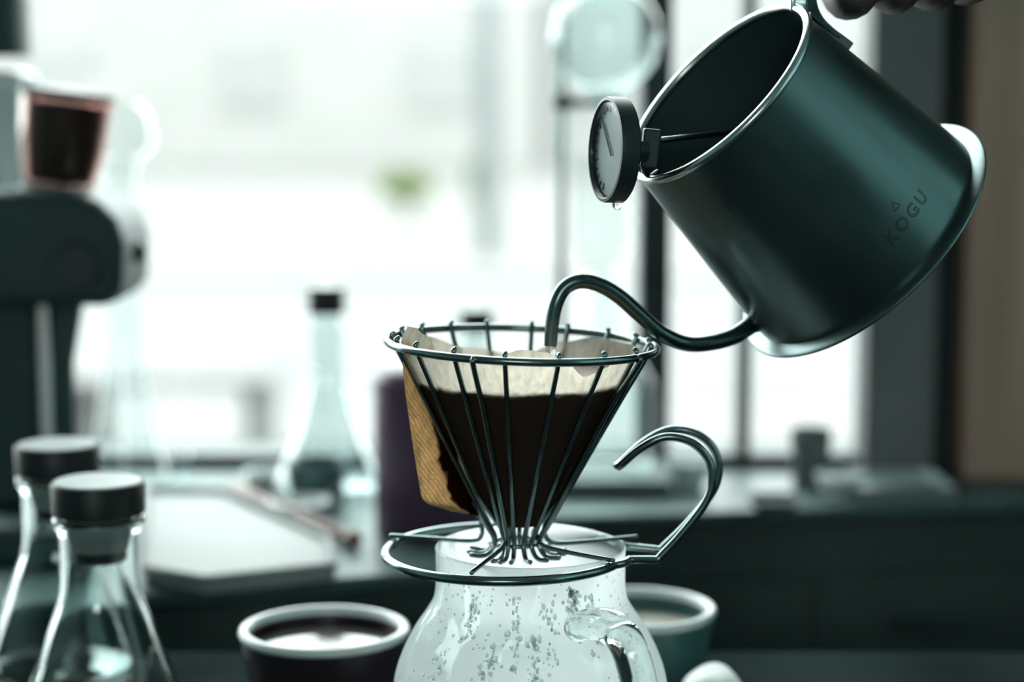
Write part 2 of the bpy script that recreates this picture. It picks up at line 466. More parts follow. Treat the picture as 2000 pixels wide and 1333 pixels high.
box_bm(wq, ((W3[0]+W3[1])/2, YB-0.06, (CEIL_Z+W3[3])/2), (W3[1]-W3[0], 0.12, CEIL_Z-W3[3]))
tag(finish('wall_rear', wq, M_WALLP, smooth=False), kind='structure')
# right wall with a side window opening
W2 = (-0.9, 1.15, 0.10, 1.45)        # y0 y1 z0 z1
wr = bmesh.new()
T = 0.12
box_bm(wr, (XR+T/2, (YB+W2[0])/2, (FLOOR_Z+CEIL_Z)/2), (T, W2[0]-YB, CEIL_Z-FLOOR_Z))
box_bm(wr, (XR+T/2, (WY+0.12+W2[1])/2, (FLOOR_Z+CEIL_Z)/2), (T, WY+0.12-W2[1], CEIL_Z-FLOOR_Z))
box_bm(wr, (XR+T/2, (W2[0]+W2[1])/2, (FLOOR_Z+W2[2])/2), (T, W2[1]-W2[0], W2[2]-FLOOR_Z))
box_bm(wr, (XR+T/2, (W2[0]+W2[1])/2, (CEIL_Z+W2[3])/2), (T, W2[1]-W2[0], CEIL_Z-W2[3]))
tag(finish('wall_right', wr, M_WALLP, smooth=False), kind='structure')
def window_unit(name, P0, ex, ez, wdt, hgt, bars, fw=0.035, fd=0.05, sill=None):
    """P0 lower corner; ex along the width, ez up; bars = list of (position, width)"""
    ey = ez.cross(ex).normalized()
    root = bpy.data.objects.new(name, None); root.location = P0; root.empty_display_size = 0.05
    link(root); root['kind'] = 'structure'
    Mx = Matrix((ex, ey, ez)).transposed()
    def bar(nm, u0, u1, v0, v1, d=fd):
        return box(nm, P0 + ex*((u0+u1)/2) + ez*((v0+v1)/2), (u1-u0, d, v1-v0), M_FRAME, root, bevel=0.002, M=Mx)
    sh = sill or fw
    bar('frame_rail', 0, wdt, 0, sh); bar('frame_rail', 0, wdt, hgt-fw, hgt)
    bar('frame_stile', 0, fw, sh, hgt-fw); bar('frame_stile', wdt-fw, wdt, sh, hgt-fw)
    edges = [fw]
    for u, w in bars:
        bar('mullion', u-w/2, u+w/2, sh, hgt-fw); edges += [u-w/2, u+w/2]
    edges.append(wdt-fw)
    for a, b in zip(edges[::2], edges[1::2]):
        box('pane', P0 + ex*((a+b)/2) + ez*((sh+hgt-fw)/2), (b-a, 0.004, hgt-fw-sh), M_PANE, root, M=Mx)
    return root
# window wall
W1X0, W1X1 = -1.55, at(1698, 500, WY).x + 0.035
W1Z1 = 1.55
window_unit('window_1', Vector((W1X0, WY+0.03, ZC)), Vector((1,0,0)), Vector((0,0,1)), W1X1-W1X0, W1Z1-ZC,
            [(at(1282, 400, WY).x-W1X0, 0.0245), (at(1459, 760, WY).x-W1X0, 0.0085)], sill=0.010)
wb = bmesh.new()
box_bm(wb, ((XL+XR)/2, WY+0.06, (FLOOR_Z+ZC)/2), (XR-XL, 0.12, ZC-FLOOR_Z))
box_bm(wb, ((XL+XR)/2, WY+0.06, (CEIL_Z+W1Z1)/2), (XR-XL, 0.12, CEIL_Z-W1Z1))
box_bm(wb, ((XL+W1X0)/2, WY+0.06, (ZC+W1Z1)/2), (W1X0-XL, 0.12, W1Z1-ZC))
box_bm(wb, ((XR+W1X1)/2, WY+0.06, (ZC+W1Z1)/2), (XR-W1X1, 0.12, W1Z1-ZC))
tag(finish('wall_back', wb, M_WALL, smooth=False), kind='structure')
window_unit('window_2', Vector((XR+0.05, W2[0], W2[2])), Vector((0,1,0)), Vector((0,0,1)), W2[1]-W2[0], W2[3]-W2[2],
            [((W2[1]-W2[0])*0.62, 0.12)])
window_unit('added_fill_window', Vector((W3[0], YB-0.05, W3[2])), Vector((1,0,0)), Vector((0,0,1)), W3[1]-W3[0], W3[3]-W3[2], [((W3[1]-W3[0])/2, 0.03)])  # added opening, lets in soft frontal fill light
portal('added_fill_daylight', ((W3[0]+W3[1])/2, YB-0.14, (W3[2]+W3[3])/2), (R(90), 0, 0), W3[1]-W3[0], W3[3]-W3[2])
portal('window_daylight', ((W1X0+W1X1)/2, WY+0.14, (ZC+W1Z1)/2), (R(-90), 0, 0), W1X1-W1X0, W1Z1-ZC)
portal('side_window_daylight', (XR+T+0.02, (W2[0]+W2[1])/2, (W2[2]+W2[3])/2), (0, R(90), 0), W2[3]-W2[2], W2[1]-W2[0])
# timber posts right of the window
x0 = at(1700, 400, WY-0.03).x; x1 = at(1838, 400, WY-0.03).x
struct('trim_1', ((x0+x1)/2, WY-0.015, (ZC+CEIL_Z)/2), (x1-x0, 0.03, CEIL_Z-ZC), M_GREYPOST, bevel=0.003)
x2 = at(1896, 400, WY-0.05).x; x3 = x2 + 0.16
struct('trim_2', ((x2+x3)/2, WY-0.025, (ZC+CEIL_Z)/2), (x3-x2, 0.05, CEIL_Z-ZC), M_BROWN, bevel=0.003)

# ------------------------------------------------------------------ back worktop with its cabinets
def slab(name, poly, z0, z1, m, parent, bevel=0.003):
    bm = bmesh.new()
    lo = [bm.verts.new((x, y, z0)) for x, y in poly]; hi = [bm.verts.new((x, y, z1)) for x, y in poly]
    bm.faces.new(lo); bm.faces.new(hi)
    for i in range(len(poly)):
        j = (i+1) % len(poly); bm.faces.new((lo[i], lo[j], hi[j], hi[i]))
    return finish(name, bm, m, parent, bevel=bevel)
eL0 = on(300, 1160, ZC); eL1 = on(640, 1133, ZC)
sl = (eL1.y-eL0.y)/(eL1.x-eL0.x)
def yl(x): return eL0.y + sl*(x-eL0.x)
eR0 = on(1130, 1008, ZC); eR1 = on(1830, 985, ZC)
sr = (eR1.y-eR0.y)/(eR1.x-eR0.x)
def yr(x): return eR0.y + sr*(x-eR0.x)
xs = -0.02
poly = [(XL+0.01, yl(XL*0.55)), (XL*0.55, yl(XL*0.55)), (xs, yl(xs)), (xs+0.03, yr(xs+0.03)), (0.9, yr(0.9)), (XR-0.01, yr(0.9)), (XR-0.01, WY-0.001), (XL+0.01, WY-0.001)]
bc = thing('back_worktop', ((XL+XR)/2, WY-0.2, FLOOR_Z), 'long grey stone worktop on dark cabinets under the window', 'counter')
slab('worktop', poly, ZC-0.010, ZC, M_BACKTOP, bc)
inner = [(x, y+0.012) for x, y in poly[:6]] + [(XR-0.012, WY-0.004), (XL+0.012, WY-0.004)]
slab('cabinet_body', inner, FLOOR_Z+0.0005, ZC-0.0105, M_CABINET, bc, bevel=None)
for k in range(4):                                        # cabinet doors on both runs
    xa = -0.62 + k*0.148
    p, q = Vector((xa, yl(xa)+0.012, 0)), Vector((xa+0.140, yl(xa+0.140)+0.012, 0))
    ex = (q-p).normalized(); Mx = Matrix((ex, Vector((0,0,1)).cross(ex), Vector((0,0,1)))).transposed()
    d = box('cabinet_door', (p+q)/2 + Vector((0, -0.008, -0.42)), ((q-p).length, 0.015, 0.74), M_CABINET, bc, bevel=0.003, M=Mx)
    box('handle', (p+q)/2 + Vector((0, -0.022, -0.085)), (0.05, 0.010, 0.006), M_DARKT, d, bevel=0.002, M=Mx)
for k in range(5):
    xa = 0.03 + k*0.19
    d = box('cabinet_door', (xa+0.09, (yr(xa)+yr(xa+0.18))/2 + 0.003, -0.40), (0.18, 0.015, 0.74), M_CABINET, bc, bevel=0.003)
    box('handle', (xa+0.09, yr(xa+0.09)-0.011, -0.065), (0.06, 0.010, 0.006), M_DARKT, d, bevel=0.002)

# ------------------------------------------------------------------ front bar counter that carries the brew set
fc = thing('bar_counter', (0, 0.75, FLOOR_Z), 'dark bar counter in the foreground carrying carafe, cups and bottles', 'counter')
fpoly = [(-0.75, 0.45), (0.75, 0.45), (0.75, 1.085), (-0.13, 1.085), (-0.75, 1.085 - 0.62*sl - 0.07)]
fpoly = [(-0.75, 0.45), (0.75, 0.45), (0.75, 1.085), (-0.20, 1.085), (-0.75, min(1.085, yl(-0.75)-0.03))]
slab('counter_top', fpoly, -0.03, 0.0, M_COUNTER, fc)
slab('counter_body', [(-0.70, 0.50), (0.70, 0.50), (0.70, 1.03), (-0.2, 1.03), (-0.70, 0.93)], FLOOR_Z+0.0005, -0.0305, M_CABINET, fc, bevel=None)

# ================================================================== OUTSIDE
GZ = -1.0
g = box('pavement', (0, 5.0, GZ-0.05), (24, 6.2, 0.1), M_PAVE); g['kind'] = 'structure'
g = box('road', (0, 11.1, GZ-0.09), (40, 6.0, 0.1), M_ROAD); g['kind'] = 'structure'
g = box('far_pavement', (0, 33.0, GZ-0.05), (90, 37.8, 0.1), M_PAVE); g['kind'] = 'structure'
tag(box('side_light_blocker', (3.4, -0.2, GZ+2.6), (0.2, 9.0, 5.2), mat('light_blocker_teal', (0.15, 0.24, 0.235), 0.9, 0, 0.1, 2)), kind='structure')  # unseen wall added to dim the side window and its glare on the kettle
def house(x, y, w, d, h, m, cols, rows, label):
    t = thing('house', (x, y, GZ), label, 'building')
    box('wall', (x, y+d/2, GZ+h/2), (w, d, h), m, t)
    box('roof', (x, y+d/2, GZ+h+0.1), (w, d+0.4, 0.2), M_POLE, t)
    for i in range(cols):
        for j in range(rows):
            cx = x - w/2 + (i+0.5)*w/cols; cz = GZ + 1.7 + j*2.9
            f = box('window', (cx, y-0.03, cz), (1.1, 0.08, 1.3), m, t)
            box('pane', (cx, y-0.08, cz), (0.9, 0.03, 1.1), M_FWIN, f)
house(-6.5, 36, 14, 8, 6.2, M_FACADE, 4, 2, 'wide cream house across the road at the left')
house(4.12, 36.6, 7.0, 8, 6.4, M_FACADE2, 3, 2, 'pale grey house across the road behind the brewing tower')
house(12.5, 37, 8, 8, 6.0, M_FACADE, 3, 2, 'cream house across the road seen beyond the kettle')
def leafy(name, c, rad, n, size, m, parent):
    bm = bmesh.new()
    for i in range(n):
        v = Vector((random.gauss(0,1), random.gauss(0,1), random.gauss(0,1))).normalized()*(random.random()**0.4)
        p = Vector(c) + Vector((v.x*rad[0], v.y*rad[1], v.z*rad[2]))
        a = Vector((random.gauss(0,1), random.gauss(0,1), random.gauss(0,1))).normalized(); b = a.orthogonal().normalized(); s = size*random.uniform(0.6, 1.3)
        bm.faces.new([bm.verts.new(p+a*s), bm.verts.new(p+b*s*0.5), bm.verts.new(p-a*s), bm.verts.new(p-b*s*0.5)])
    return finish(name, bm, m, parent, smooth=False)
def bush(px, py, Y, w, h, label, cat='bush', trunk=0.0):
    c = at(px, py, Y); t = thing('hedge_bush' if not trunk else 'street_tree', (c.x, Y, GZ), label, cat)
    leafy('foliage', (c.x, Y, c.z), (w, w*0.6, h), 1500, 0.10, M_LEAF, t)
    tube('trunk', [(c.x, Y, GZ), (c.x+0.03, Y, (GZ+c.z)/2), (c.x, Y, c.z)], [0.07, 0.05, 0.02], M_BARK, t, 8)
bush(792, 362, 20, 0.25, 0.10, 'bright green bush across the road left of the dripper rim')
bush(945, 352, 21, 0.12, 0.28, 'narrow green shrub across the road beside the pale pole')
bc2 = at(952, 200, 16)
po = thing('utility_pole', (bc2.x, 16, GZ), 'pale concrete pole standing across the road', 'pole')
tube('shaft', [(bc2.x, 16, GZ), (bc2.x, 16, GZ+3.2), (bc2.x, 16, GZ+6.5)], [0.10, 0.09, 0.075], M_POLE, po, 12)
tube('cross_arm', [(bc2.x-0.6, 16, GZ+5.9), (bc2.x+0.6, 16, GZ+5.9)], 0.05, M_POLE, po, 8)
be = at(340, 760, 6.2)
bn = thing('street_bench', (be.x, 6.2, GZ), 'low backless street bench on the pavement outside the left window', 'bench')
for k in range(4): box('seat_slat', (be.x, 5.97+k*0.15, GZ+0.435), (0.70, 0.13, 0.03), M_BENCH, bn)
for s_ in (-1, 1): box('leg', (be.x+s_*0.28, 6.2, GZ+0.21), (0.05, 0.50, 0.42), M_BENCH, bn)

# ================================================================== CARAFE
Y0 = 0.84
cb = at(1036, 1085, Y0); CX, CY = cb.x, cb.y
def zpx(py, Y=Y0): return at(1000, py, Y).z
NECK_Z = zpx(1066)
car = thing('glass_carafe', (CX, CY, 0), 'round glass coffee carafe fogged with steam under the wire dripper', 'carafe')
def ppx(w, D=0.855): return w/FPX*D
prof_o = [(0.0, 0.0), (0.040, 0.0), (0.048, 0.003), (0.0555, 0.014), (0.0605, 0.030), (0.0618, 0.044), (0.0600, 0.060), (0.0565, 0.071), (0.0515, 0.081),
          (0.0465, 0.0885), (0.0432, 0.094), (0.0420, 0.099), (0.0416, 0.106), (0.0417, NECK_Z-0.003), (0.0419, NECK_Z-0.0008), (0.0412, NECK_Z)]
prof_i = [(r-0.0019, z) for r, z in prof_o[::-1][1:-3]] + [(0.045, 0.005), (0.038, 0.0025), (0.0, 0.0025)]
def smooth_prof(p, per=4):
    q = catmull([Vector((r, 0, z)) for r, z in p], per)
    return [(max(0, v.x), max(0.0, v.z)) for v in q]
lathe('vessel', smooth_prof(prof_o[1:]) , (CX, CY, 0), M_MIST, car, 96, angle=80)
# handle: clear bent glass rod, springing from the front right of the body
def rad_at(z):
    for (r0, z0), (r1, z1) in zip(prof_o, prof_o[1:]):
        if z0 <= z <= z1 and z1 > z0: return r0 + (r1-r0)*(z-z0)/(z1-z0)
    return 0.05
h0 = at(1135, 1222, 0.786)
hp = [at(1128, 1226, 0.792), at(1160, 1219, 0.780), at(1196, 1226, 0.768), at(1226, 1262, 0.760), at(1247, 1330, 0.757), at(1256, 1400, 0.757), at(1248, 1460, 0.763), at(1210, 1500, 0.779), at(1165, 1512, 0.792)]
tube('handle', catmull(hp, 8), [0.0062, 0.0068, 0.0072, 0.0074, 0.0074, 0.0072, 0.0070, 0.0068, 0.0062], M_THICKGLASS, car, 20)
# condensation: hundreds of tiny drops in runs, one piece
db = bmesh.new()
base_bm = bmesh.new(); bmesh.ops.create_icosphere(base_bm, subdivisions=1, radius=1)
ico_v = [v.co.copy() for v in base_bm.verts]; ico_f = [[v.index for v in f.verts] for f in base_bm.faces]; base_bm.free()
def add_drop(bm, th, z, s, stretch=1.0):
    r = rad_at(z); dz = 0.001
    sl_ = (rad_at(z+dz)-rad_at(z-dz))/(2*dz)
    er = Vector((math.sin(th), -math.cos(th), 0)); nrm = (er - Vector((0,0,sl_))).normalized()
    et = Vector((math.cos(th), math.sin(th), 0)); eu = nrm.cross(et)
    c = Vector((CX, CY, z)) + er*r
    vs = [bm.verts.new(c + et*(v.x*s) + eu*(v.y*s*stretch) + nrm*(v.z*s*0.45)) for v in ico_v]
    for f in ico_f: bm.faces.new([vs[i] for i in f])
runs = [(-0.62, 0.105, 0.087), (-0.80, 0.082, 0.050), (-0.15, 0.106, 0.072), (0.18, 0.104, 0.070), (0.42, 0.110, 0.090), (0.46, 0.108, 0.092), (0.02, 0.090, 0.066), (-0.35, 0.085, 0.056), (0.62, 0.105, 0.085)]
for th, za, zb in runs:
    for k in range(34):
        u = random.random()
        add_drop(db, th + random.gauss(0, 0.028), za + (zb-za)*u, random.uniform(0.00045, 0.0010)*(1.1 if u < 0.4 else 0.8), random.uniform(1, 2.4))
for k in range(260):
    add_drop(db, random.uniform(-1.2, 1.3), random.uniform(0.046, 0.112), random.uniform(0.0003, 0.0009), random.uniform(1, 1.3))
for k in range(16):
    add_drop(db, random.uniform(-1.0, 1.0), random.uniform(0.055, 0.10), random.uniform(0.0012, 0.0017), 1.1)
dr = finish('condensation_droplets', db, M_DROP, car, angle=80); dr['kind'] = 'stuff'

# ================================================================== WIRE DRIPPER
TOPC = at(1019, 672, Y0); BOT = at(1010, 1083, Y0); RINGC = at(986, 1077, Y0)
RT = 0.0583; RW = 0.0112; ZB = BOT.z - 0.0005
ROLL = R(2.0)
dr_root = thing('wire_dripper', (RINGC.x, RINGC.y, NECK_Z), 'steel wire coffee dripper resting on the fogged carafe', 'dripper')
def dpos(th, r, u):
    """u = 0 at the waist, 1 at the top ring"""
    c = BOT.lerp(TOPC, u); ro = ROLL*u
    wz = zpx(1046) ; zz = wz + (TOPC.z - wz)*u
    return Vector((c.x + r*math.sin(th)*math.cos(ro), c.y - r*math.cos(th), zz - r*math.sin(th)*math.sin(ro)))
def cone_r(u): return RW + (RT-RW)*u
tube('top_ring', [dpos(2*math.pi*k/96, RT, 1.0) for k in range(96)], 0.00175, M_STEEL, dr_root, 12, True)
ringpts = []
# lower ring: open towards the handle, its two ends run out into the grip
RR = 0.0525; a0 = R(74); a1 = R(106)
ring_z = RINGC.z - 0.0005
front_end = [at(1228, 1094, 0.826), at(1284, 1094, 0.829), at(1330, 1045, 0.829), at(1377, 984, 0.829), at(1391, 940, 0.829), at(1382, 896, 0.829), at(1349, 864, 0.829), at(1300, 854, 0.829), at(1252, 876, 0.830), at(1209, 912, 0.834)]
back_end = [at(1222, 1068, 0.853), at(1290, 1075, 0.852), at(1338, 1028, 0.852), at(1389, 966, 0.852), at(1404, 922, 0.852), at(1394, 877, 0.852), at(1358, 847, 0.852), at(1308, 840, 0.852), at(1258, 864, 0.849), at(1213, 904, 0.839)]
arc = []
for k in range(60):
    th = R(62) - (R(62)+2*math.pi-R(118))*k/59
    arc.append(Vector((RINGC.x + RR*math.sin(th), RINGC.y - RR*math.cos(th), ring_z)))
def grip(pts, sharp=(1,)):
    # keep the single sharp corner of the grip, round the crook
    return catmull(pts[:2], 6)[:-1] + catmull([pts[1]] + pts[2:], 8)
gp = grip(back_end); gf = grip(front_end)
tube('lower_ring', arc, 0.0021, M_STEEL, dr_root, 12)
join = catmull([arc[0], (arc[0]+front_end[0])/2 + Vector((0.001, -0.001, 0)), front_end[0]], 4)
joinb = catmull([arc[-1], (arc[-1]+back_end[0])/2, back_end[0]], 4)
loop = join[:-1] + gf + [at(1205, 910, 0.8365)] + gp[::-1] + joinb[::-1][1:]
tube('handle', loop, 0.0018, M_STEEL, dr_root, 12)
angles = [-109, -88, -71, -52, -30, -7.3, 15.4, 37, 58, 79, 97, 115, 135.3, 157.4, 175, 196.3, 215, 233]
FOOT_LONG = {-52: [(985, 1042), (983, 1066), (968, 1082), (945, 1100), (921, 1119)], 58: [(1050, 1030), (1052, 1056), (1070, 1070), (1130, 1083), (1197, 1095)],
             115: [(1068, 1016), (1064, 1044), (1084, 1061), (1150, 1058), (1243, 1049)], 233: [(940, 1020), (941, 1044), (924, 1056), (850, 1053), (764, 1047)]}
wz = zpx(1046)
for th_d in angles:
    th = R(th_d)
    up_end = [dpos(th, RT-0.0026, 1.035), dpos(th, RT-0.0026, 1.0)]
    pts = up_end + [dpos(th, cone_r(u)-0.0026*u, u) for u in (0.75, 0.5, 0.25, 0.06)]
    w = dpos(th, RW, 0.0)
    er = Vector((math.sin(th), -math.cos(th), 0))
    c0 = Vector((BOT.x, BOT.y, 0))
    if th_d in FOOT_LONG:
        way = FOOT_LONG[th_d]
        tgt = on(way[-1][0], way[-1][1], ring_z + 0.0032)
        pts = pts[:-1]
        for k, (qx, qy) in enumerate(way[:-1]):
            f = (k+1)/len(way)
            pts.append(at(qx, qy, (BOT.y - 0.010*math.cos(th))*(1-f**2) + tgt.y*f**2))
        pts.append(tgt)
    else:
        p1 = c0 + er*(RW-0.001); p1.z = ring_z + 0.006
        p2 = c0 + er*(RW+0.0012); p2.z = ring_z + 0.0012
        p3 = c0 + er*(RW+0.0050); p3.z = ring_z - 0.0004
        p4 = c0 + er*(RW+0.0100); p4.z = ring_z + 0.0004
        pts += [p1, p2, p3, p4]
    tube('wire', catmull(pts, 5), 0.00112, M_STEEL, dr_root, 8)
for th_d in (-19.3, 53.9):                               # wires welded outside the ring
    th = R(th_d)
    pts = [dpos(th, RT+0.0020, 1.008), dpos(th, RT+0.0016, 0.97)] + [dpos(th, cone_r(u)+0.0010, u) for u in (0.75, 0.5, 0.25, 0.06)]
    er = Vector((math.sin(th), -math.cos(th), 0)); c0 = Vector((BOT.x, BOT.y, 0))
    for rr, dz in ((RW+0.0005, 0.006), (RW+0.0025, 0.0015), (RW+0.006, 0.0), (RW+0.011, 0.0006)):
        q = c0 + er*rr; q.z = ring_z + dz; pts.append(q)
    o = tube('wire', catmull(pts, 5), 0.00118, M_STEEL, dr_root, 8)
bm = bmesh.new()
tube_bm(bm, [Vector((BOT.x + 0.0095*math.sin(2*math.pi*k/40), BOT.y - 0.0095*math.cos(2*math.pi*k/40), ring_z+0.0045)) for k in range(40)], 0.0010, 8, True)
finish('collar_ring', bm, M_STEEL, dr_root, angle=60)

# ================================================================== FILTER PAPER
def interp(tab, x):
    for (a, va), (b, vb) in zip(tab, tab[1:]):
        if a <= x <= b:
            t = (x-a)/(b-a); t = t*t*(3-2*t)
            return va + (vb-va)*t
    return tab[-1][1]
RIMT = [(-180, -0.0115), (-150, -0.008), (-125, -0.002), (-105, 0.0035), (-88, 0.0062), (-70, 0.0072), (-55, 0.0058), (-40, 0.0008), (-28, -0.0028), (-14, 0.0004), (0, 0.0040), (12, 0.0030), (20, -0.0010),
        (31, -0.0075), (42, -0.0045), (55, 0.000), (80, -0.0010), (110, -0.001), (140, -0.0008), (158, -0.0045), (180, -0.0115)]
fp = thing('filter_paper', (BOT.x, BOT.y, NECK_Z + 0.008), 'unbleached paper coffee filter standing inside the wire dripper', 'coffee filter')
bm = bmesh.new(); NS, NU = 120, 26
grid = []
U0 = 0.065
for i in range(NS):
    td = -180 + 360*i/NS; th = R(td)
    top = dpos(th, RT-0.006, 1.0).z + interp(RIMT, td)
    wzz = wz; ut = 1.0 + interp(RIMT, td)/(TOPC.z - wz)
    col = []
    for k in range(NU):
        u = U0 + (ut-U0)*k/(NU-1)
        r = cone_r(min(u, 1.0)) - 0.0040 - 0.0022*max(0, u-0.9)*10
        if u > 1: r -= (u-1)*0.02
        r += 0.0005*math.sin(9*th + 3*u) * u
        col.append(bm.verts.new(dpos(th, max(r, 0.004), u)))
    grid.append(col)
for i in range(NS):
    a, b = grid[i], grid[(i+1) % NS]
    for k in range(NU-1): bm.faces.new((a[k], b[k], b[k+1], a[k+1]))
o = finish('paper_cone', bm, M_PAPER, fp, angle=80)
# the pressed seam that sticks out between the wires at the left
outer = [(797, 668), (789, 692), (787, 722), (794, 785), (802, 840), (811, 900), (819, 946), (824, 972), (836, 984), (858, 992), (884, 1000)]
innr = [(812, 668), (826, 700), (842, 740), (862, 800), (878, 850), (894, 900), (908, 945), (916, 968), (922, 984), (928, 996), (934, 1008)]
oc = catmull([Vector((x, 0, y)) for x, y in outer], 4); ic = catmull([Vector((x, 0, y)) for x, y in innr], 4)
bm = bmesh.new(); rows = []
st_layer = bm.verts.layers.float.new('stain')
NW = 8
for a, b in zip(oc, ic):
    row = []
    for k in range(NW+1):
        t = k/NW; px_ = a.x + (b.x-a.x)*t; py_ = a.z + (b.z-a.z)*t
        row.append(bm.verts.new(at(px_, py_, 0.822 + 0.014*t + 0.0009*math.sin(py_*0.09 + t*3))))
    rows.append(row)
for row in rows:
    for k, v in enumerate(row): v[st_layer] = k/NW
for a, b in zip(rows, rows[1:]):
    for k in range(NW): bm.faces.new((a[k], a[k+1], b[k+1], b[k]))
o = finish('crimped_seam', bm, M_SEAM, fp, angle=80)
md = o.modifiers.new('thick', 'SOLIDIFY'); md.thickness = 0.0004
o['label'] = 'dry tan crimped seam'

# coffee slurry inside the paper
cs = thing('coffee_slurry', (BOT.x, BOT.y, NECK_Z+0.010), 'wet dark coffee grounds and water filling the paper filter', 'coffee')
ul = (COFFEE_Z - wz)/(TOPC.z - wz)
bm = bmesh.new(); grid = []
for i in range(96):
    th = 2*math.pi*i/96; col = []
    for k in range(16):
        u = 0.07 + (ul-0.07)*k/15
        p = dpos(th, max(cone_r(u)-0.0052, 0.003), u)
        if k == 15: p.z = COFFEE_Z + 0.0009*math.sin(5*th) + random.uniform(-0.0004, 0.0004)
        col.append(bm.verts.new(p))
    grid.append(col)
for i in range(96):
    a, b = grid[i], grid[(i+1) % 96]
    for k in range(15): bm.faces.new((a[k], b[k], b[k+1], a[k+1]))
bm.faces.new([c[0] for c in grid])
finish('grounds', bm, M_GROUNDS, cs, angle=80)
bm = bmesh.new(); cc = dpos(0, 0, ul); rr = cone_r(ul)-0.0053
lathe_bm(bm, [(0, 0.0), (rr*0.4, 0.0004), (rr*0.8, 0.0012), (rr*0.95, 0.0020), (rr, 0.0010), (rr*0.98, -0.001), (0, -0.001)], (cc.x, cc.y, COFFEE_Z), 64)
for v in bm.verts: v.co.z += random.uniform(-0.0003, 0.0003)
finish('foam', bm, M_FOAM, cs, angle=80)

# ================================================================== KETTLE
KC = at(1402, 182, 0.845)                                # centre of the rim
ang = R(42.0); tl = R(21.5)
a_ax = (RIGHT*(math.cos(ang)*math.cos(tl)) - UP*(math.sin(ang)*math.cos(tl)) + FWD*math.sin(tl)).normalized()
xk = (-RIGHT*math.sin(ang) - UP*math.cos(ang)).normalized()     # towards the spout
zk = -a_ax
yk = zk.cross(xk)
KL = 0.1015; R0, R1 = 0.0492, 0.0618
KB = KC + a_ax*KL
KM = Matrix((xk, yk, zk)).transposed()
ket = bpy.data.objects.new('pouring_kettle', None); ket.empty_display_size = 0.02
ket.matrix_basis = Matrix.Translation(KB) @ KM.to_4x4()
link(ket); tag(ket, 'dark steel goose-neck kettle tilted to pour into the filter', 'kettle')
def kp(x, y, t): return KC + xk*x + yk*y + a_ax*t          # t from rim towards base
def kr(t): return R0 + (R1-R0)*t/KL
def klathe(name, prof, m, parent=ket, n=96, angle=40, closed=False):   # prof in (radius, distance from the rim)
    return lathe(name, [(r, -t) for r, t in prof], KC, m, parent, n, KM, angle, closed)
wall = [(kr(t), t) for t in [0.0, 0.012, 0.03, 0.05, 0.07, 0.085, 0.092]] + [(kr(0.096), 0.096), (kr(0.096)-0.0006, 0.0990), (kr(0.096)-0.003, 0.1005)]
inn = [(kr(0.096)-0.004, 0.0985)] + [(kr(t)-0.0012, t) for t in [0.095, 0.085, 0.06, 0.03, 0.0]]
klathe('body', wall + [(0.02, 0.1008), (0.0, 0.1008)], M_KETTLE)
klathe('inner_wall', [(0.0, 0.0985), (0.03, 0.0985)] + inn, M_KINNER)
rim_pts = [KC + xk*(R0*math.cos(2*math.pi*k/96)) + yk*(R0*math.sin(2*math.pi*k/96)) for k in range(96)]
tube('rolled_rim', rim_pts, 0.0021, M_RIM, ket, 14, True)
klathe('base_flange', [(R1-0.0030, 0.0962), (R1+0.0045, 0.0966), (R1+0.0056, 0.0972), (R1+0.0058, 0.0980), (R1+0.0050, 0.0988), (R1-0.001, 0.1015), (R1-0.006, 0.1024), (0.02, 0.1028), (0.0, 0.1028)], M_FLANGE)
# goose-neck spout
sp_px = [(1512, 600, 0.872), (1478, 627, 0.868), (1434, 656, 0.862), (1386, 670, 0.857), (1338, 671, 0.854), (1290, 650, 0.850), (1248, 614, 0.848), (1210, 580, 0.846), (1172, 557, 0.844), (1135, 549, 0.842), (1104, 562, 0.841), (1086, 594, 0.840), (1078, 635, 0.840), (1075, 676, 0.840)]
sp = tube('spout', catmull([at(*p) for p in sp_px], 6), [0.0047, 0.0042, 0.0038, 0.0036, 0.0035, 0.0034, 0.0034, 0.0034, 0.0034, 0.0034, 0.0033, 0.0032, 0.0030, 0.0028], M_SPOUT, ket, 18, round_end=False)
tube('spout_socket', [at(1500, 610, 0.870), at(1478, 626, 0.868), at(1468, 634, 0.8672)], [0.0062, 0.0055, 0.0046], M_KETTLE, sp, 16)
# handle: flat steel strap welded below the rim, rising and running back over the body
def strap(name, path, wdt, thk, wdir, m, parent):
    path = [Vector(p) for p in path]; bm = bmesh.new(); rings = []
    for i, p in enumerate(path):
        t = (path[min(i+1, len(path)-1)] - path[max(i-1, 0)]).normalized()
        w = (wdir - t*wdir.dot(t)).normalized(); nn = t.cross(w)
        rings.append([bm.verts.new(p + w*sw*wdt/2 + nn*sn*thk/2) for sw, sn in ((-1,-1),(-0.6,-1.15),(0.6,-1.15),(1,-1),(1,1),(0.6,1.15),(-0.6,1.15),(-1,1))])
    for a, b in zip(rings, rings[1:]):
        for k in range(8): bm.faces.new((a[k], a[(k+1) % 8], b[(k+1) % 8], b[k]))
    bm.faces.new(rings[0]); bm.faces.new(rings[-1])
    return finish(name, bm, m, parent, bevel=0.0004, angle=35)
DH = 0.855
hpx = [(1655, 96), (1634, 80), (1610, 62), (1590, 42), (1577, 18), (1572, -10), (1574, -38), (1590, -58), (1630, -68), (1720, -66), (1820, -62), (1905, -66), (1950, -84), (1962, -120)]
hd = strap('handle', catmull([at(x, y, DH) for x, y in hpx], 5), 0.013, 0.0050, yk, M_SPOUT, ket)
strap('handle_rivet_plate', [kp(-(kr(t)+0.0010), 0, t) for t in (0.004, 0.012, 0.020, 0.028)], 0.016, 0.0016, yk, M_SPOUT, ket)
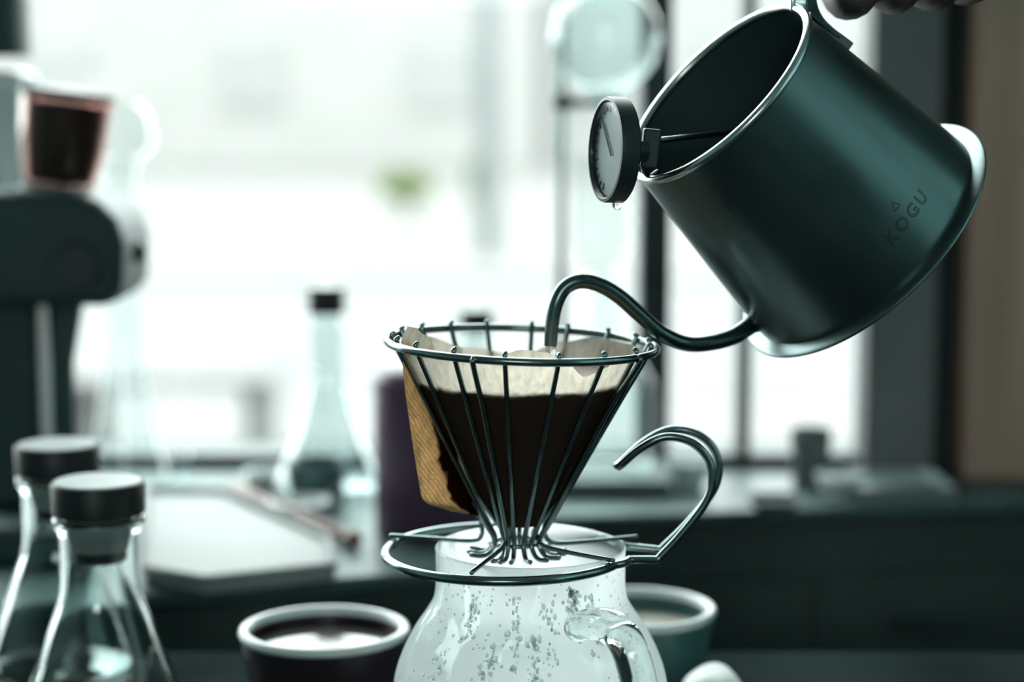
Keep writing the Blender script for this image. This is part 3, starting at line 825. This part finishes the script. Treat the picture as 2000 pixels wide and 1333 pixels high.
tube('rim_wire', catmull([at(1548, 20, 0.848), at(1549, -4, 0.848), at(1556, -22, 0.850), at(1571, -30, 0.853)], 5), 0.0012, M_RIM, ket, 8)
# etched lettering
def surf_phi(px, py):
    best = None
    for i in range(0, 361, 2):
        ph = R(i)
        nrm_ = xk*math.cos(ph) + yk*math.sin(ph)
        for j in range(20, 106, 2):
            t = j/1000
            p = kp(kr(t)*math.cos(ph), kr(t)*math.sin(ph), t)
            if nrm_.dot((CAM-p).normalized()) < 0.05: continue
            q = project(p); d = (q[0]-px)**2 + (q[1]-py)**2
            if best is None or d < best[0]: best = (d, ph, t)
    return best[1], best[2]
sgn = 1.0
p_a, t_a = surf_phi(1742, 468); p_b, t_b = surf_phi(1806, 380)
sgn = 1.0 if math.sin(p_b-p_a) > 0 else -1.0
def etched(text, size, phc, tc_, spacing=1.25, verts=None):
    if verts is None:
        cu = bpy.data.curves.new('txt', 'FONT'); cu.body = text; cu.size = size; cu.align_x = 'CENTER'; cu.align_y = 'CENTER'
        cu.fill_mode = 'NONE'; cu.bevel_depth = 0.00017; cu.bevel_resolution = 1; cu.resolution_u = 4; cu.space_character = spacing
        to = bpy.data.objects.new('txt', cu); COL.objects.link(to)
        dg = bpy.context.evaluated_depsgraph_get(); me = bpy.data.meshes.new_from_object(to.evaluated_get(dg))
        bpy.data.objects.remove(to)
        bm = bmesh.new(); bm.from_mesh(me); bpy.data.meshes.remove(me)
    else:
        bm = bmesh.new(); tube_bm(bm, verts, 0.00022, 6, True)
    for v in bm.verts:
        t = tc_ - v.co.y; ph = phc + sgn*v.co.x/kr(t); r = kr(t) + v.co.z*0.6
        v.co = kp(r*math.cos(ph), r*math.sin(ph), t)
    return bm
pc, tcn = surf_phi(1776, 428)
lo_ = finish('lettering', etched('KOGU', 0.0078, pc, tcn, 1.35), M_ETCH, ket, angle=60)
lo_['label'] = 'etched outline lettering KOGU'
pl, tln = surf_phi(1748, 404)
s3 = 0.0020
tri = [Vector((-s3, -s3*0.8, 0)), Vector((0, -s3*0.8, 0)), Vector((s3, -s3*0.8, 0)), Vector((s3*0.5, 0.05*s3, 0)), Vector((0, s3, 0)), Vector((-s3*0.5, 0.05*s3, 0))]
lg = finish('triangle_mark', etched('', 0, pl, tln, verts=tri), M_ETCH, ket, angle=60)
lg['label'] = 'small etched triangle mark'

# water running from the spout
ws = tube('water_stream', catmull([at(1075, 674, 0.840), at(1076, 684, 0.840), at(1076, 704, 0.840), at(1075.5, 724, 0.840)], 4) , [0.0020, 0.0024, 0.0019, 0.0017], M_WATER, None, 12)
tag(ws, 'short thin stream of water leaving the goose-neck spout tip', 'water')

# ================================================================== THERMOMETER
tc0 = at(1199, 293, 0.822)
tn = (-RIGHT*0.955 - FWD*0.285 + UP*0.005).normalized()            # the dial faces left and a little to the camera
tu = (UP*1.0 - RIGHT*(-0.05)); tu = (tu - tn*tu.dot(tn)).normalized(); tv = tn.cross(tu)
TM = Matrix((tu, tv, tn)).transposed()
th_ = thing('dial_thermometer', tc0, 'round black dial thermometer clipped to the kettle rim', 'thermometer')
RD = 0.0222
lathe('case', [(0, -0.0045), (RD*0.94, -0.0045), (RD, -0.0035), (RD, 0.0030), (RD*0.985, 0.0040), (RD*0.93, 0.0042), (RD*0.90, 0.0034), (RD*0.90, 0.0010), (0, 0.0010)], tc0, M_BLACK, th_, 72, TM)
dial = lathe('dial_face', [(0, 0.0014), (RD*0.89, 0.0014), (RD*0.89, 0.0011), (0, 0.0011)], tc0, M_WHITE, th_, 64, TM)
bm = bmesh.new()
for k in range(25):
    an = R(-150 + 300*k/24); ln = 0.0030 if k % 4 == 0 else 0.0017
    d_ = tu*math.cos(an) + tv*math.sin(an)
    Mx = Matrix((d_, tn.cross(d_), tn)).transposed()
    box_bm(bm, tc0 + d_*(RD*0.84 - ln/2) + tn*0.0016, (ln, 0.0005, 0.0003), Mx)
finish('scale_marks', bm, M_BLACK, dial, smooth=False)
d_ = (tu*0.8 + tv*0.6).normalized(); Mx = Matrix((d_, tn.cross(d_), tn)).transposed()
box('needle', tc0 + d_*RD*0.28 + tn*0.0020, (RD*0.85, 0.0008, 0.0004), M_BLACK, dial, M=Mx)
lathe('lens', [(0, 0.0034), (RD*0.895, 0.0034), (RD*0.895, 0.0030), (0, 0.0030)], tc0, M_LENS, th_, 64, TM)
bk = tc0 - tn*0.0045
stem_end = at(1402, 262, 0.855)
tube('hub', [bk + tn*0.001, bk - tn*0.004, bk - tn*0.010], [0.0052, 0.0050, 0.0042], M_BLACK, th_, 16, round_end=False)
tube('stem', [at(1280, 275, 0.833), at(1340, 268, 0.843), stem_end, stem_end + (stem_end-at(1280, 275, 0.833))*0.3], 0.0013, M_STEEL, th_, 10)
cl = at(1270, 290, 0.831)
box('clip', cl, (0.0075, 0.010, 0.0165), M_DARKT, th_, bevel=0.0008, M=Matrix.Rotation(R(6), 3, 'Y'))
tube('clip_spring', catmull([at(1262, 306, 0.826), at(1256, 330, 0.828), at(1268, 345, 0.832), at(1284, 335, 0.836)], 5), 0.0010, M_STEEL, th_, 8)
dp = bmesh.new(); bmesh.ops.create_uvsphere(dp, u_segments=16, v_segments=10, radius=0.0023)
dc = at(1206, 398, 0.822)
for v in dp.verts: v.co = dc + Vector((v.co.x, v.co.y, v.co.z*1.15))
wd = finish('water_drop', dp, M_WATER, None, angle=80)
tag(wd, 'clear water drop hanging from the thermometer dial', 'water drop')

# ================================================================== CUPS
def cup(name, px, py, Y, rim_half_px, body_m, fill_m, label, fill_drop, group):
    c = at(px, py, Y); D = (c-CAM).dot(FWD); r = rim_half_px/FPX*D; h = c.z
    t = thing(name, (c.x, c.y, 0), label, 'cup', group)
    w = 0.0052
    lathe('body', [(0, 0.0), (r*0.62, 0.0), (r*0.66, 0.002), (r*0.74, 0.006), (r*0.88, h*0.45), (r*0.965, h*0.80), (r-0.0012, h-0.0045), (r-0.0030, h-0.0045), (r-0.0030, h-0.0052), (r-w-0.0002, h-0.0056), (r-w-0.0005, h-fill_drop-0.006), (r*0.6, 0.008), (0, 0.006)], (c.x, c.y, 0), body_m, t, 64, angle=50)
    lathe('rim', [(r-0.0008, h-0.0046), (r+0.0003, h-0.0026), (r-0.0005, h-0.0006), (r-w*0.45, h), (r-w*0.85, h-0.0006), (r-w, h-0.003), (r-w, h-0.0046)], (c.x, c.y, 0), M_WHITE, t, 72, angle=80, closed=True)
    lq = lathe('drink', [(0, h-fill_drop), (r-w-0.0008, h-fill_drop), (r-w-0.0010, h-fill_drop-0.004), (0, h-fill_drop-0.004)], (c.x, c.y, 0), fill_m, t, 64)
    return t
cup('coffee_cup', 633, 1223, 0.95, 166, M_PLUMCUP, M_COFFEE, 'dark cup of black coffee with white rim left of the carafe', 0.0078, 'cups beside the carafe')
cup('coffee_cup', 1243, 1183, 1.005, 155, M_TEALCUP, M_MILK, 'teal cup with pale drink half hidden behind the carafe', 0.012, 'cups beside the carafe')
# white folded napkin at the lower edge
bm = bmesh.new(); nc = at(1402, 1345, 0.93); NN = 14
g_ = []
for i in range(NN+1):
    row = []
    for j in range(NN+1):
        u, v = i/NN*2-1, j/NN*2-1
        x = u*0.020; y = v*0.022
        top = nc.z + 0.010
        hgt = top*(1-abs(u+0.12)**2.6*0.55)*(1-abs(v)**4*0.5) + 0.0012*math.sin(5*u+3*v)
        hgt = max(hgt*(1 if (abs(u) < 1 and abs(v) < 1) else 0.0), 0.0)
        row.append(bm.verts.new((nc.x + x, nc.y + y, hgt)))
    g_.append(row)
for i in range(NN):
    for j in range(NN): bm.faces.new((g_[i][j], g_[i+1][j], g_[i+1][j+1], g_[i][j+1]))
nk = thing('cloth_napkin', (nc.x, nc.y, 0), 'white bunched cloth at the lower edge right of the carafe', 'cloth')
o = finish('folded_cloth', bm, M_NAPKIN, nk, sub=1)

# ================================================================== STOPPERED BOTTLES
def bottle(px, py_top, Y, label, s=1.0, z0=0.0, h=None, far=False, wide=None):
    c = at(px, py_top, Y); H = (c.z - z0) if h is None else h; k = H/0.129*1.0
    kx = s
    t = thing('stoppered_bottle', (c.x, c.y, z0), label, 'bottle', 'stoppered glass bottles')
    def sc(p): return [(r*(kx if wide is None else wide + (kx-wide)*min(1, z/0.085)), z*k) for r, z in p]
    out = [(0.0405, 0.0012), (0.0425, 0.0050), (0.0415, 0.012), (0.0370, 0.024), (0.0310, 0.040), (0.0255, 0.056), (0.0215, 0.067), (0.0198, 0.075), (0.0194, 0.085), (0.0194, 0.100), (0.0203, 0.1045), (0.0222, 0.1075), (0.0226, 0.1100), (0.0215, 0.1118), (0.0200, 0.1115)]
    inn_ = [(0.0180, 0.108), (0.0170, 0.100), (0.0172, 0.085), (0.0178, 0.075), (0.0196, 0.067), (0.0237, 0.056), (0.0292, 0.040), (0.0352, 0.024), (0.0397, 0.012), (0.0400, 0.006), (0.036, 0.0042)]
    pr = [(0, 0.0)] + [(0.036, 0.0)] + smooth_prof(out, 3) + smooth_prof(inn_, 3) + [(0, 0.0042)]
    lathe('glass_flask', sc(pr), (c.x, c.y, z0), M_THIN if far else M_GLASS, t, 64, angle=70)
    if not far: st = lathe('stopper', sc([(0, 0.0945), (0.0130, 0.0945), (0.0140, 0.0955), (0.0160, 0.1065), (0.0168, 0.1126), (0, 0.1126)]), (c.x, c.y, z0), M_SIL, t, 48)
    if not far: lathe('stopper_plug', sc([(0, 0.0890), (0.0120, 0.0890), (0.0132, 0.0900), (0.0132, 0.0944), (0, 0.0944)]), (c.x, c.y, z0), M_CAPM, st, 48)
    lathe('cap', sc([(0, 0.1127), (0.0218, 0.1127), (0.0227, 0.1136), (0.0229, 0.1275), (0.0222, 0.1289), (0.0205, 0.129), (0, 0.129)]), (c.x, c.y, z0), M_CAPM, t, 64)
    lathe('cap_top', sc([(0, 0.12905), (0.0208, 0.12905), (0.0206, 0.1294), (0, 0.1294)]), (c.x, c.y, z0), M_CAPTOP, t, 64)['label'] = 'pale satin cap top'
    return t
bottle(191, 940, 0.94, 'black-capped clear glass bottle in the left foreground')
bottle(112, 868, 1.04, 'black-capped clear glass bottle behind the front one at the left edge')
bottle(637, 560, 1.42, 'clear glass bottle with small black cap on the worktop left of the dripper', s=0.60, z0=ZC, far=True, wide=1.0)
bottle(930, 603, 1.47, 'black-capped glass bottle on the worktop behind the dripper', s=0.55, z0=ZC, far=True, wide=0.9)

# ================================================================== COFFEE GRINDER
GY = 1.27
def gz(py): return at(60, py, GY).z
def gx(px, py=500): return at(px, py, GY).x
gr = thing('coffee_grinder', (gx(45), GY, ZC), 'dark electric coffee grinder with smoked hopper on the worktop at left', 'grinder')
hx = gx(113); hz0, hz1 = gz(352), gz(180)
# base and columns
box('base', (gx(30), GY, ZC+0.012), (0.11, 0.13, 0.024), M_DARKT, gr, bevel=0.005)
box('rear_column', (gx(15), GY+0.02, (ZC+0.0245+gz(560))/2), (ppx(120, 1.28), 0.06, gz(560)-ZC-0.0245), M_DARKT, gr, bevel=0.006)
tube('dosing_tube', [(gx(130), GY-0.02, ZC+0.0245), (gx(130), GY-0.02, gz(700)), (gx(135), GY-0.01, gz(560))], [0.0075, 0.0075, 0.013], M_DARKT, gr, 16)
# housing: rounded block with sloping shoulder
hb = bmesh.new()
sec = [(-150, 600), (222, 600), (236, 560), (240, 480), (225, 430), (190, 395), (150, 378), (60, 372), (-60, 380), (-130, 420), (-150, 480)]
fr = [hb.verts.new(at(x, y, GY-0.045)) for x, y in sec]; bk_ = [hb.verts.new(at(x, y, GY-0.045) + Vector((0, 0.10, 0))) for x, y in sec]
hb.faces.new(fr); hb.faces.new(bk_)
for i in range(len(sec)):
    j = (i+1) % len(sec); hb.faces.new((fr[i], fr[j], bk_[j], bk_[i]))
hs = finish('housing', hb, M_DARKT, gr, bevel=0.008)
tube('adjust_knob', [at(232, 492, GY), at(252, 490, GY), at(262, 490, GY)], [0.011, 0.011, 0.009], M_BLACK, hs, 20)
lathe('control_dial', [(0, 0), (0.016, 0), (0.016, 0.006), (0.014, 0.008), (0, 0.008)], at(150, 520, GY-0.0455), M_BLACK, hs, 32, Matrix.Rotation(R(90), 3, 'X'))
tilt = Matrix.Rotation(R(7), 3, 'Y')
hc = Vector((hx, GY+0.005, hz0-0.012)); hh = hz1-hz0+0.008
lathe('collar', [(0, 0), (0.026, 0), (0.028, 0.002), (0.026, 0.012), (0.023, 0.014), (0, 0.014)], hc - Vector((0, 0, 0.006)), M_BLACK, gr, 40, tilt)
lathe('hopper', [(0.0235, 0.010), (0.0275, 0.030), (0.0300, hh), (0.0285, hh), (0.0260, 0.030), (0.0220, 0.010)], hc, M_SMOKE, gr, 48, tilt, closed=True)
lathe('coffee_beans', [(0, 0.0105), (0.0205, 0.0105), (0.0252, 0.030), (0.0272, hh*0.80), (0.0268, hh*0.95), (0.01, hh*0.965), (0, hh*0.96)], hc, mat('dark_beans', (0.020, 0.027, 0.030), 0.5, 0, 0.5, 220, bump=1.0), gr, 40, tilt)
lathe('hopper_lid', [(0, hh+0.0005), (0.0305, hh+0.0005), (0.0312, hh+0.003), (0.030, hh+0.006), (0, hh+0.008)], hc, M_BLACK, gr, 48, tilt)
# spare glass globe behind the hopper
sg = at(232, 262, 1.43); 
gl_ = thing('glass_server', (sg.x, sg.y, ZC), 'tall clear glass server standing behind the grinder hopper', 'glass vessel')
lathe('vessel', smooth_prof([(0.030, ZC*0+0.0), (0.034, 0.004), (0.024, 0.05), (0.016, 0.10), (0.012, 0.14), (0.012, sg.z-ZC-0.032), (0.0225, sg.z-ZC-0.014), (0.0265, sg.z-ZC), (0.0225, sg.z-ZC+0.015), (0.016, sg.z-ZC+0.024)], 4), (sg.x, sg.y, ZC), M_THIN, gl_, 48, angle=80)
# white canister at the left edge behind the hopper
wc = at(18, 240, 1.40)
wcn = thing('white_canister', (wc.x, wc.y, ZC), 'tall pale ceramic canister at the left edge behind the grinder', 'canister')
lathe('body', [(0, 0), (0.021, 0), (0.0225, 0.003), (0.0225, at(18, 150, 1.40).z-ZC-0.012), (0.020, at(18, 150, 1.40).z-ZC-0.006), (0, at(18, 150, 1.40).z-ZC-0.006)], (wc.x, wc.y, ZC), M_WHITE, wcn, 40)
lathe('lid', [(0, 0), (0.0215, 0), (0.0215, 0.006), (0.012, 0.010), (0, 0.011)], (wc.x, wc.y, at(18, 150, 1.40).z-0.0055), M_WHITE, wcn, 40)

# ------------------------------------------------------------------ pendant lamp, top left
pl_ = at(-35, 110, 1.38)
pe = thing('pendant_lamp', (pl_.x, pl_.y, CEIL_Z), 'dark cylindrical pendant lamp hanging at the upper left corner', 'lamp')
rl = ppx(92, 1.39)
lathe('lamp_shade', [(rl, 0), (rl, 0.16), (rl*0.8, 0.175), (0, 0.18), (0, 0.178), (rl*0.78, 0.173), (rl-0.0015, 0.159), (rl-0.0015, 0)], pl_, M_DARKT, pe, 56, closed=True)
tube('cord', [(pl_.x, pl_.y, pl_.z+0.178), (pl_.x, pl_.y, CEIL_Z-0.03)], 0.0025, M_BLACK, pe, 8)
lathe('ceiling_rose', [(0, -0.03), (0.03, -0.03), (0.04, 0.0), (0, 0.0)], (pl_.x, pl_.y, CEIL_Z), M_BLACK, pe, 32)

# ================================================================== COLD-DRIP TOWER in front of the mullion
TY = 1.46
def tz(py): return at(1180, py, TY).z
def tx(px): return at(px, 400, TY).x
twx = tx(1180)
tw = thing('cold_drip_tower', (twx, TY, ZC), 'glass cold-drip coffee tower with round globe beside the dark mullion', 'brewing tower')
box('base', (twx, TY, ZC+0.006), (0.10, 0.09, 0.012), M_GREYCUP, tw, bevel=0.003)
tube('support_post', [(tx(1098), TY+0.02, ZC+0.012), (tx(1098), TY+0.02, tz(-150))], 0.0032, M_STEEL, tw, 12)
gr_ = ppx(104, 1.5)
gc = Vector((twx, TY, tz(72)))
prof = [(0.010, -gr_*1.32), (0.011, -gr_*1.1)] + [(gr_*math.cos(R(a)), gr_*math.sin(R(a))) for a in range(-72, 66, 6)] + [(gr_*0.45, gr_*0.98), (gr_*0.47, gr_*1.1)]
lathe('glass_globe', prof, gc, M_THINTEAL, tw, 56, angle=80)
tube('globe_clamp', circle((twx, TY, tz(200)), 0.014, 32), 0.003, M_DARKT, tw, 8, True)
tube('clamp_arm', [(tx(1098), TY+0.02, tz(200)), (tx(1140), TY+0.008, tz(200))], 0.0042, M_DARKT, tw, 10)
lathe('clamp_knob', [(0, -0.006), (0.006, -0.006), (0.006, 0.006), (0, 0.006)], (tx(1100), TY+0.02, tz(200)), M_DARKT, tw, 20)
tube('drip_valve', [(twx, TY, tz(232)), (twx, TY, tz(262)), (twx, TY, tz(300))], [0.005, 0.004, 0.002], M_STEEL, tw, 12)
lathe('grounds_cylinder', [(0.004, tz(520)-0.01), (0.018, tz(505)), (0.0225, tz(480)), (0.0225, tz(310)), (0.0235, tz(305))], (twx, TY, 0), M_THIN, tw, 40, angle=80)
coil = []
for k in range(80):
    a = k*0.5; coil.append((twx + 0.014*math.cos(a), TY+0.014*math.sin(a), tz(535) + (tz(640)-tz(535))*k/79))
tube('glass_coil', coil, 0.0022, M_THIN, tw, 8)
lathe('receiving_flask', smooth_prof([(0.030, ZC+0.0125), (0.0385, ZC+0.018), (0.040, tz(800)), (0.0375, tz(740)), (0.024, tz(690)), (0.013, tz(665)), (0.014, tz(648))], 4), (twx, TY, 0), M_THINTEAL, tw, 48, angle=80)

# ================================================================== WORKTOP CLUTTER
def canister(px, py_top, Y, rpx, m, label, name='storage_tin', cat='canister', domed=True, group=None):
    c = at(px, py_top, Y); D = (c-CAM).dot(FWD); r = rpx/FPX*D; H = c.z-ZC
    t = thing(name, (c.x, c.y, ZC), label, cat, group)
    lathe('body', [(0, 0), (r*0.96, 0), (r, 0.002), (r, H*0.80), (r*0.97, H*0.81), (0, H*0.81)], (c.x, c.y, ZC), m, t, 48)
    ld = lathe('lid', [(0, H*0.811), (r*1.01, H*0.811), (r*1.02, H*0.815), (r*1.02, H*0.88), (r*0.97, H*0.93), (r*0.80, H*0.965), (r*0.4, H*0.988), (0, H*0.992)], (c.x, c.y, ZC), m, t, 48)
    return t
canister(838, 700, 1.30, 108, M_PLUM, 'plum coloured storage tin on the worktop left behind the dripper')
def mug(px, py_top, Y, rpx, m, label, hh=None, flip=False, name='tumbler', cat='cup', group=None, zbase=ZC):
    c = at(px, py_top, Y); D = (c-CAM).dot(FWD); r = rpx/FPX*D; H = c.z-zbase
    t = thing(name, (c.x, c.y, zbase), label, cat, group)
    p = [(0, 0), (r*0.80, 0), (r*0.84, 0.002), (r, H-0.001), (r-0.0012, H), (r-0.0026, H-0.001), (r*0.80, 0.005), (0, 0.004)]
    b = lathe('body', p, (c.x, c.y, zbase), m, t, 40)
    lathe('foot_ring', [(r*0.70, 0.0005), (r*0.70, -0.0), (r*0.8, 0.0), (r*0.82, 0.003), (r*0.72, 0.003)], (c.x, c.y, zbase), m, t, 40)
    return t
mug(1584, 838, 1.47, 41, M_GREYCUP, 'grey stoneware tumbler on the worktop below the kettle', name='stoneware_tumbler')
def dish(px, py, Y, rpx, h, m, label, name='small_dish', zb=ZC):
    c = on(px, py, zb) if Y is None else at(px, py, Y); D = (c-CAM).dot(FWD); r = rpx/FPX*D
    t = thing(name, (c.x, c.y, zb), label, 'dish')
    lathe('bowl', [(0, 0.001), (r*0.5, 0.001), (r*0.62, 0.0), (r*0.66, 0.002), (r*0.9, h*0.6), (r, h), (r-0.002, h+0.0005), (r*0.84, h*0.62), (r*0.55, 0.004), (0, 0.0035)], (c.x, c.y, zb), m, t, 40)
    lathe('foot', [(r*0.5, 0.0), (r*0.62, 0.0), (r*0.62, 0.0028), (r*0.5, 0.0028)], (c.x, c.y, zb), m, t, 40, closed=True)
    return t
dish(1640, 968, None, 48, 0.016, M_WHITE, 'bright white little bowl on the worktop right of the grey tumbler')
dish(1512, 1000, None, 55, 0.010, M_GREYCUP, 'grey saucer near the worktop edge left of the little white bowl', name='saucer')
dish(1345, 955, None, 44, 0.022, M_WHITE, 'white bowl added for the bright reflection of the flask, inside the dripper handle curve', name='reflection_bowl')  # made-up bowl in place of the bright flask reflection
# metal tray at right
trc = on(1738, 962, ZC)
tr = thing('metal_tray', (trc.x, trc.y, ZC), 'shallow brushed metal tray at the right end of the worktop', 'tray')
box('tray_floor', (trc.x, trc.y, ZC+0.0015), (0.085, 0.075, 0.003), M_METALTRAY, tr, bevel=0.001)
for sx in (-1, 1): box('tray_lip', (trc.x+sx*0.0415, trc.y, ZC+0.0065), (0.002, 0.075, 0.007), M_METALTRAY, tr)
for sy in (-1, 1): box('tray_lip', (trc.x, trc.y+sy*0.0365, ZC+0.0065), (0.0805, 0.002, 0.007), M_METALTRAY, tr)
# white tray on the left run
q0, q1, q2, q3 = on(300, 1090, ZC), on(650, 1100, ZC), on(560, 1000, ZC), on(300, 975, ZC)
wt = thing('white_serving_tray', ((q0.x+q2.x)/2, (q0.y+q2.y)/2, ZC), 'white serving tray on the worktop behind the bottles', 'tray')
tp = [on(285, 1120, ZC+0.008), on(400, 1140, ZC+0.008), on(655, 1112, ZC+0.008), on(640, 1055, ZC+0.008), on(440, 965, ZC+0.008), on(285, 962, ZC+0.008)]
slab('tray_floor', [(p.x, p.y) for p in tp], ZC+0.0005, ZC+0.008, M_TRAY, wt, bevel=0.002)
tube('tray_lip', [Vector((p.x, p.y, ZC+0.0105)) for p in tp], 0.0026, M_TRAY, wt, 8, True)
# brown wooden rod lying diagonally behind the tray
w0, w1 = on(424, 956, ZC+0.006), on(645, 1050, ZC+0.006)
wr_ = thing('wooden_stirrer', ((w0.x+w1.x)/2, (w0.y+w1.y)/2, ZC), 'red-brown wooden stick lying diagonally along the white tray', 'stick')
off = Vector((0.010, 0.004, 0))
tube('shaft', [w0+off, (w0+w1)/2+off, w1+off], [0.0042, 0.0045, 0.0042], M_REDWOOD, wr_, 12)
tube('paddle_end', [w1+off, w1+off+(w1-w0).normalized()*0.012], [0.0044, 0.0060], M_REDWOOD, wr_, 12)
# stacked cups behind
mug(520, 918, 1.44, 44, M_WHITE, 'white cup behind the brown stick, left of the pair', name='white_cup', group='cups behind the stick')
mug(618, 898, 1.40, 62, M_TEALCUP, 'larger pale teal cup beside the plum tin', name='teal_cup', group='cups behind the stick')
dish(585, 1010, None, 62, 0.012, M_WHITE, 'white saucer between the brown stick and the plum tin', name='white_saucer')
mug(350, 888, 1.46, 23, M_THIN, 'small clear shot glass by the window behind the tray', name='shot_glass')

# ================================================================== HAND
def skin_body(name, chains, m, parent, sub=2):
    """chains: lists of (point, radius); the first point of a chain with index reference joins an earlier vertex"""
    verts, edges, rad = [], [], []
    for ch in chains:
        prev = None
        for it in ch:
            if isinstance(it, int): prev = it; continue
            p, r = it; verts.append(tuple(p)); rad.append(r); i = len(verts)-1
            if prev is not None: edges.append((prev, i))
            prev = i
    me = bpy.data.meshes.new(name); me.from_pydata(verts, edges, []); me.materials.append(m)
    o = bpy.data.objects.new(name, me); link(o, parent)
    md = o.modifiers.new('skin', 'SKIN'); md.use_smooth_shade = True
    for i, r in enumerate(rad):
        me.skin_vertices[0].data[i].radius = (r, r) if not hasattr(r, '__len__') else r
        me.skin_vertices[0].data[i].use_root = (i == 0)
    s = o.modifiers.new('sub', 'SUBSURF'); s.levels = sub; s.render_levels = sub
    return o
HY = 0.855
def hq(px, py, dy): return at(px, py, HY) + Vector((0, dy, 0))
chains = []
# palm and forearm: vertex 0 wrist, 1 palm centre
chains.append([(hq(1860, -330, 0.055), 0.027), (hq(1800, -250, 0.045), (0.030, 0.020)), (hq(1765, -190, 0.036), (0.032, 0.016))])
chains.append([0, (hq(1990, -450, 0.085), 0.029), (hq(2200, -600, 0.14), 0.035), (hq(2480, -760, 0.21), 0.042)])
fx = [(1668, 0.0112, 8), (1756, 0.0102, -1), (1836, 0.0098, -6), (1908, 0.0086, -16)]
for x, r, dy_ in fx:
    kx_ = x
    chains.append([2, (hq(kx_, -165+dy_*0, 0.034), r*1.12), (hq(kx_, -95, 0.042), r*1.06), (hq(kx_, -30, 0.034), r), (hq(kx_-2, -14+dy_, 0.012), r), (hq(kx_-4, -14+dy_, -0.008), r*0.92), (hq(kx_-4, -34+dy_, -0.017), r*0.84)])
# thumb leaves the side of the palm on the index side and closes over the strap
chains.append([1, (hq(1712, -215, 0.022), 0.0135), (hq(1655, -175, 0.000), 0.0118), (hq(1640, -130, -0.014), 0.0108), (hq(1668, -100, -0.018), 0.0090)])
pr_ = thing('person', hq(1765, -190, 0.036), 'bare hand of a person gripping the kettle handle at the top edge', 'person')
skin_body('hand', chains, M_SKIN, pr_)
sv = skin_body('sleeve', [[(hq(2120, -545, 0.12), 0.043), (hq(2300, -655, 0.165), 0.050), (hq(2520, -785, 0.222), 0.056)]], M_SLEEVE, pr_)
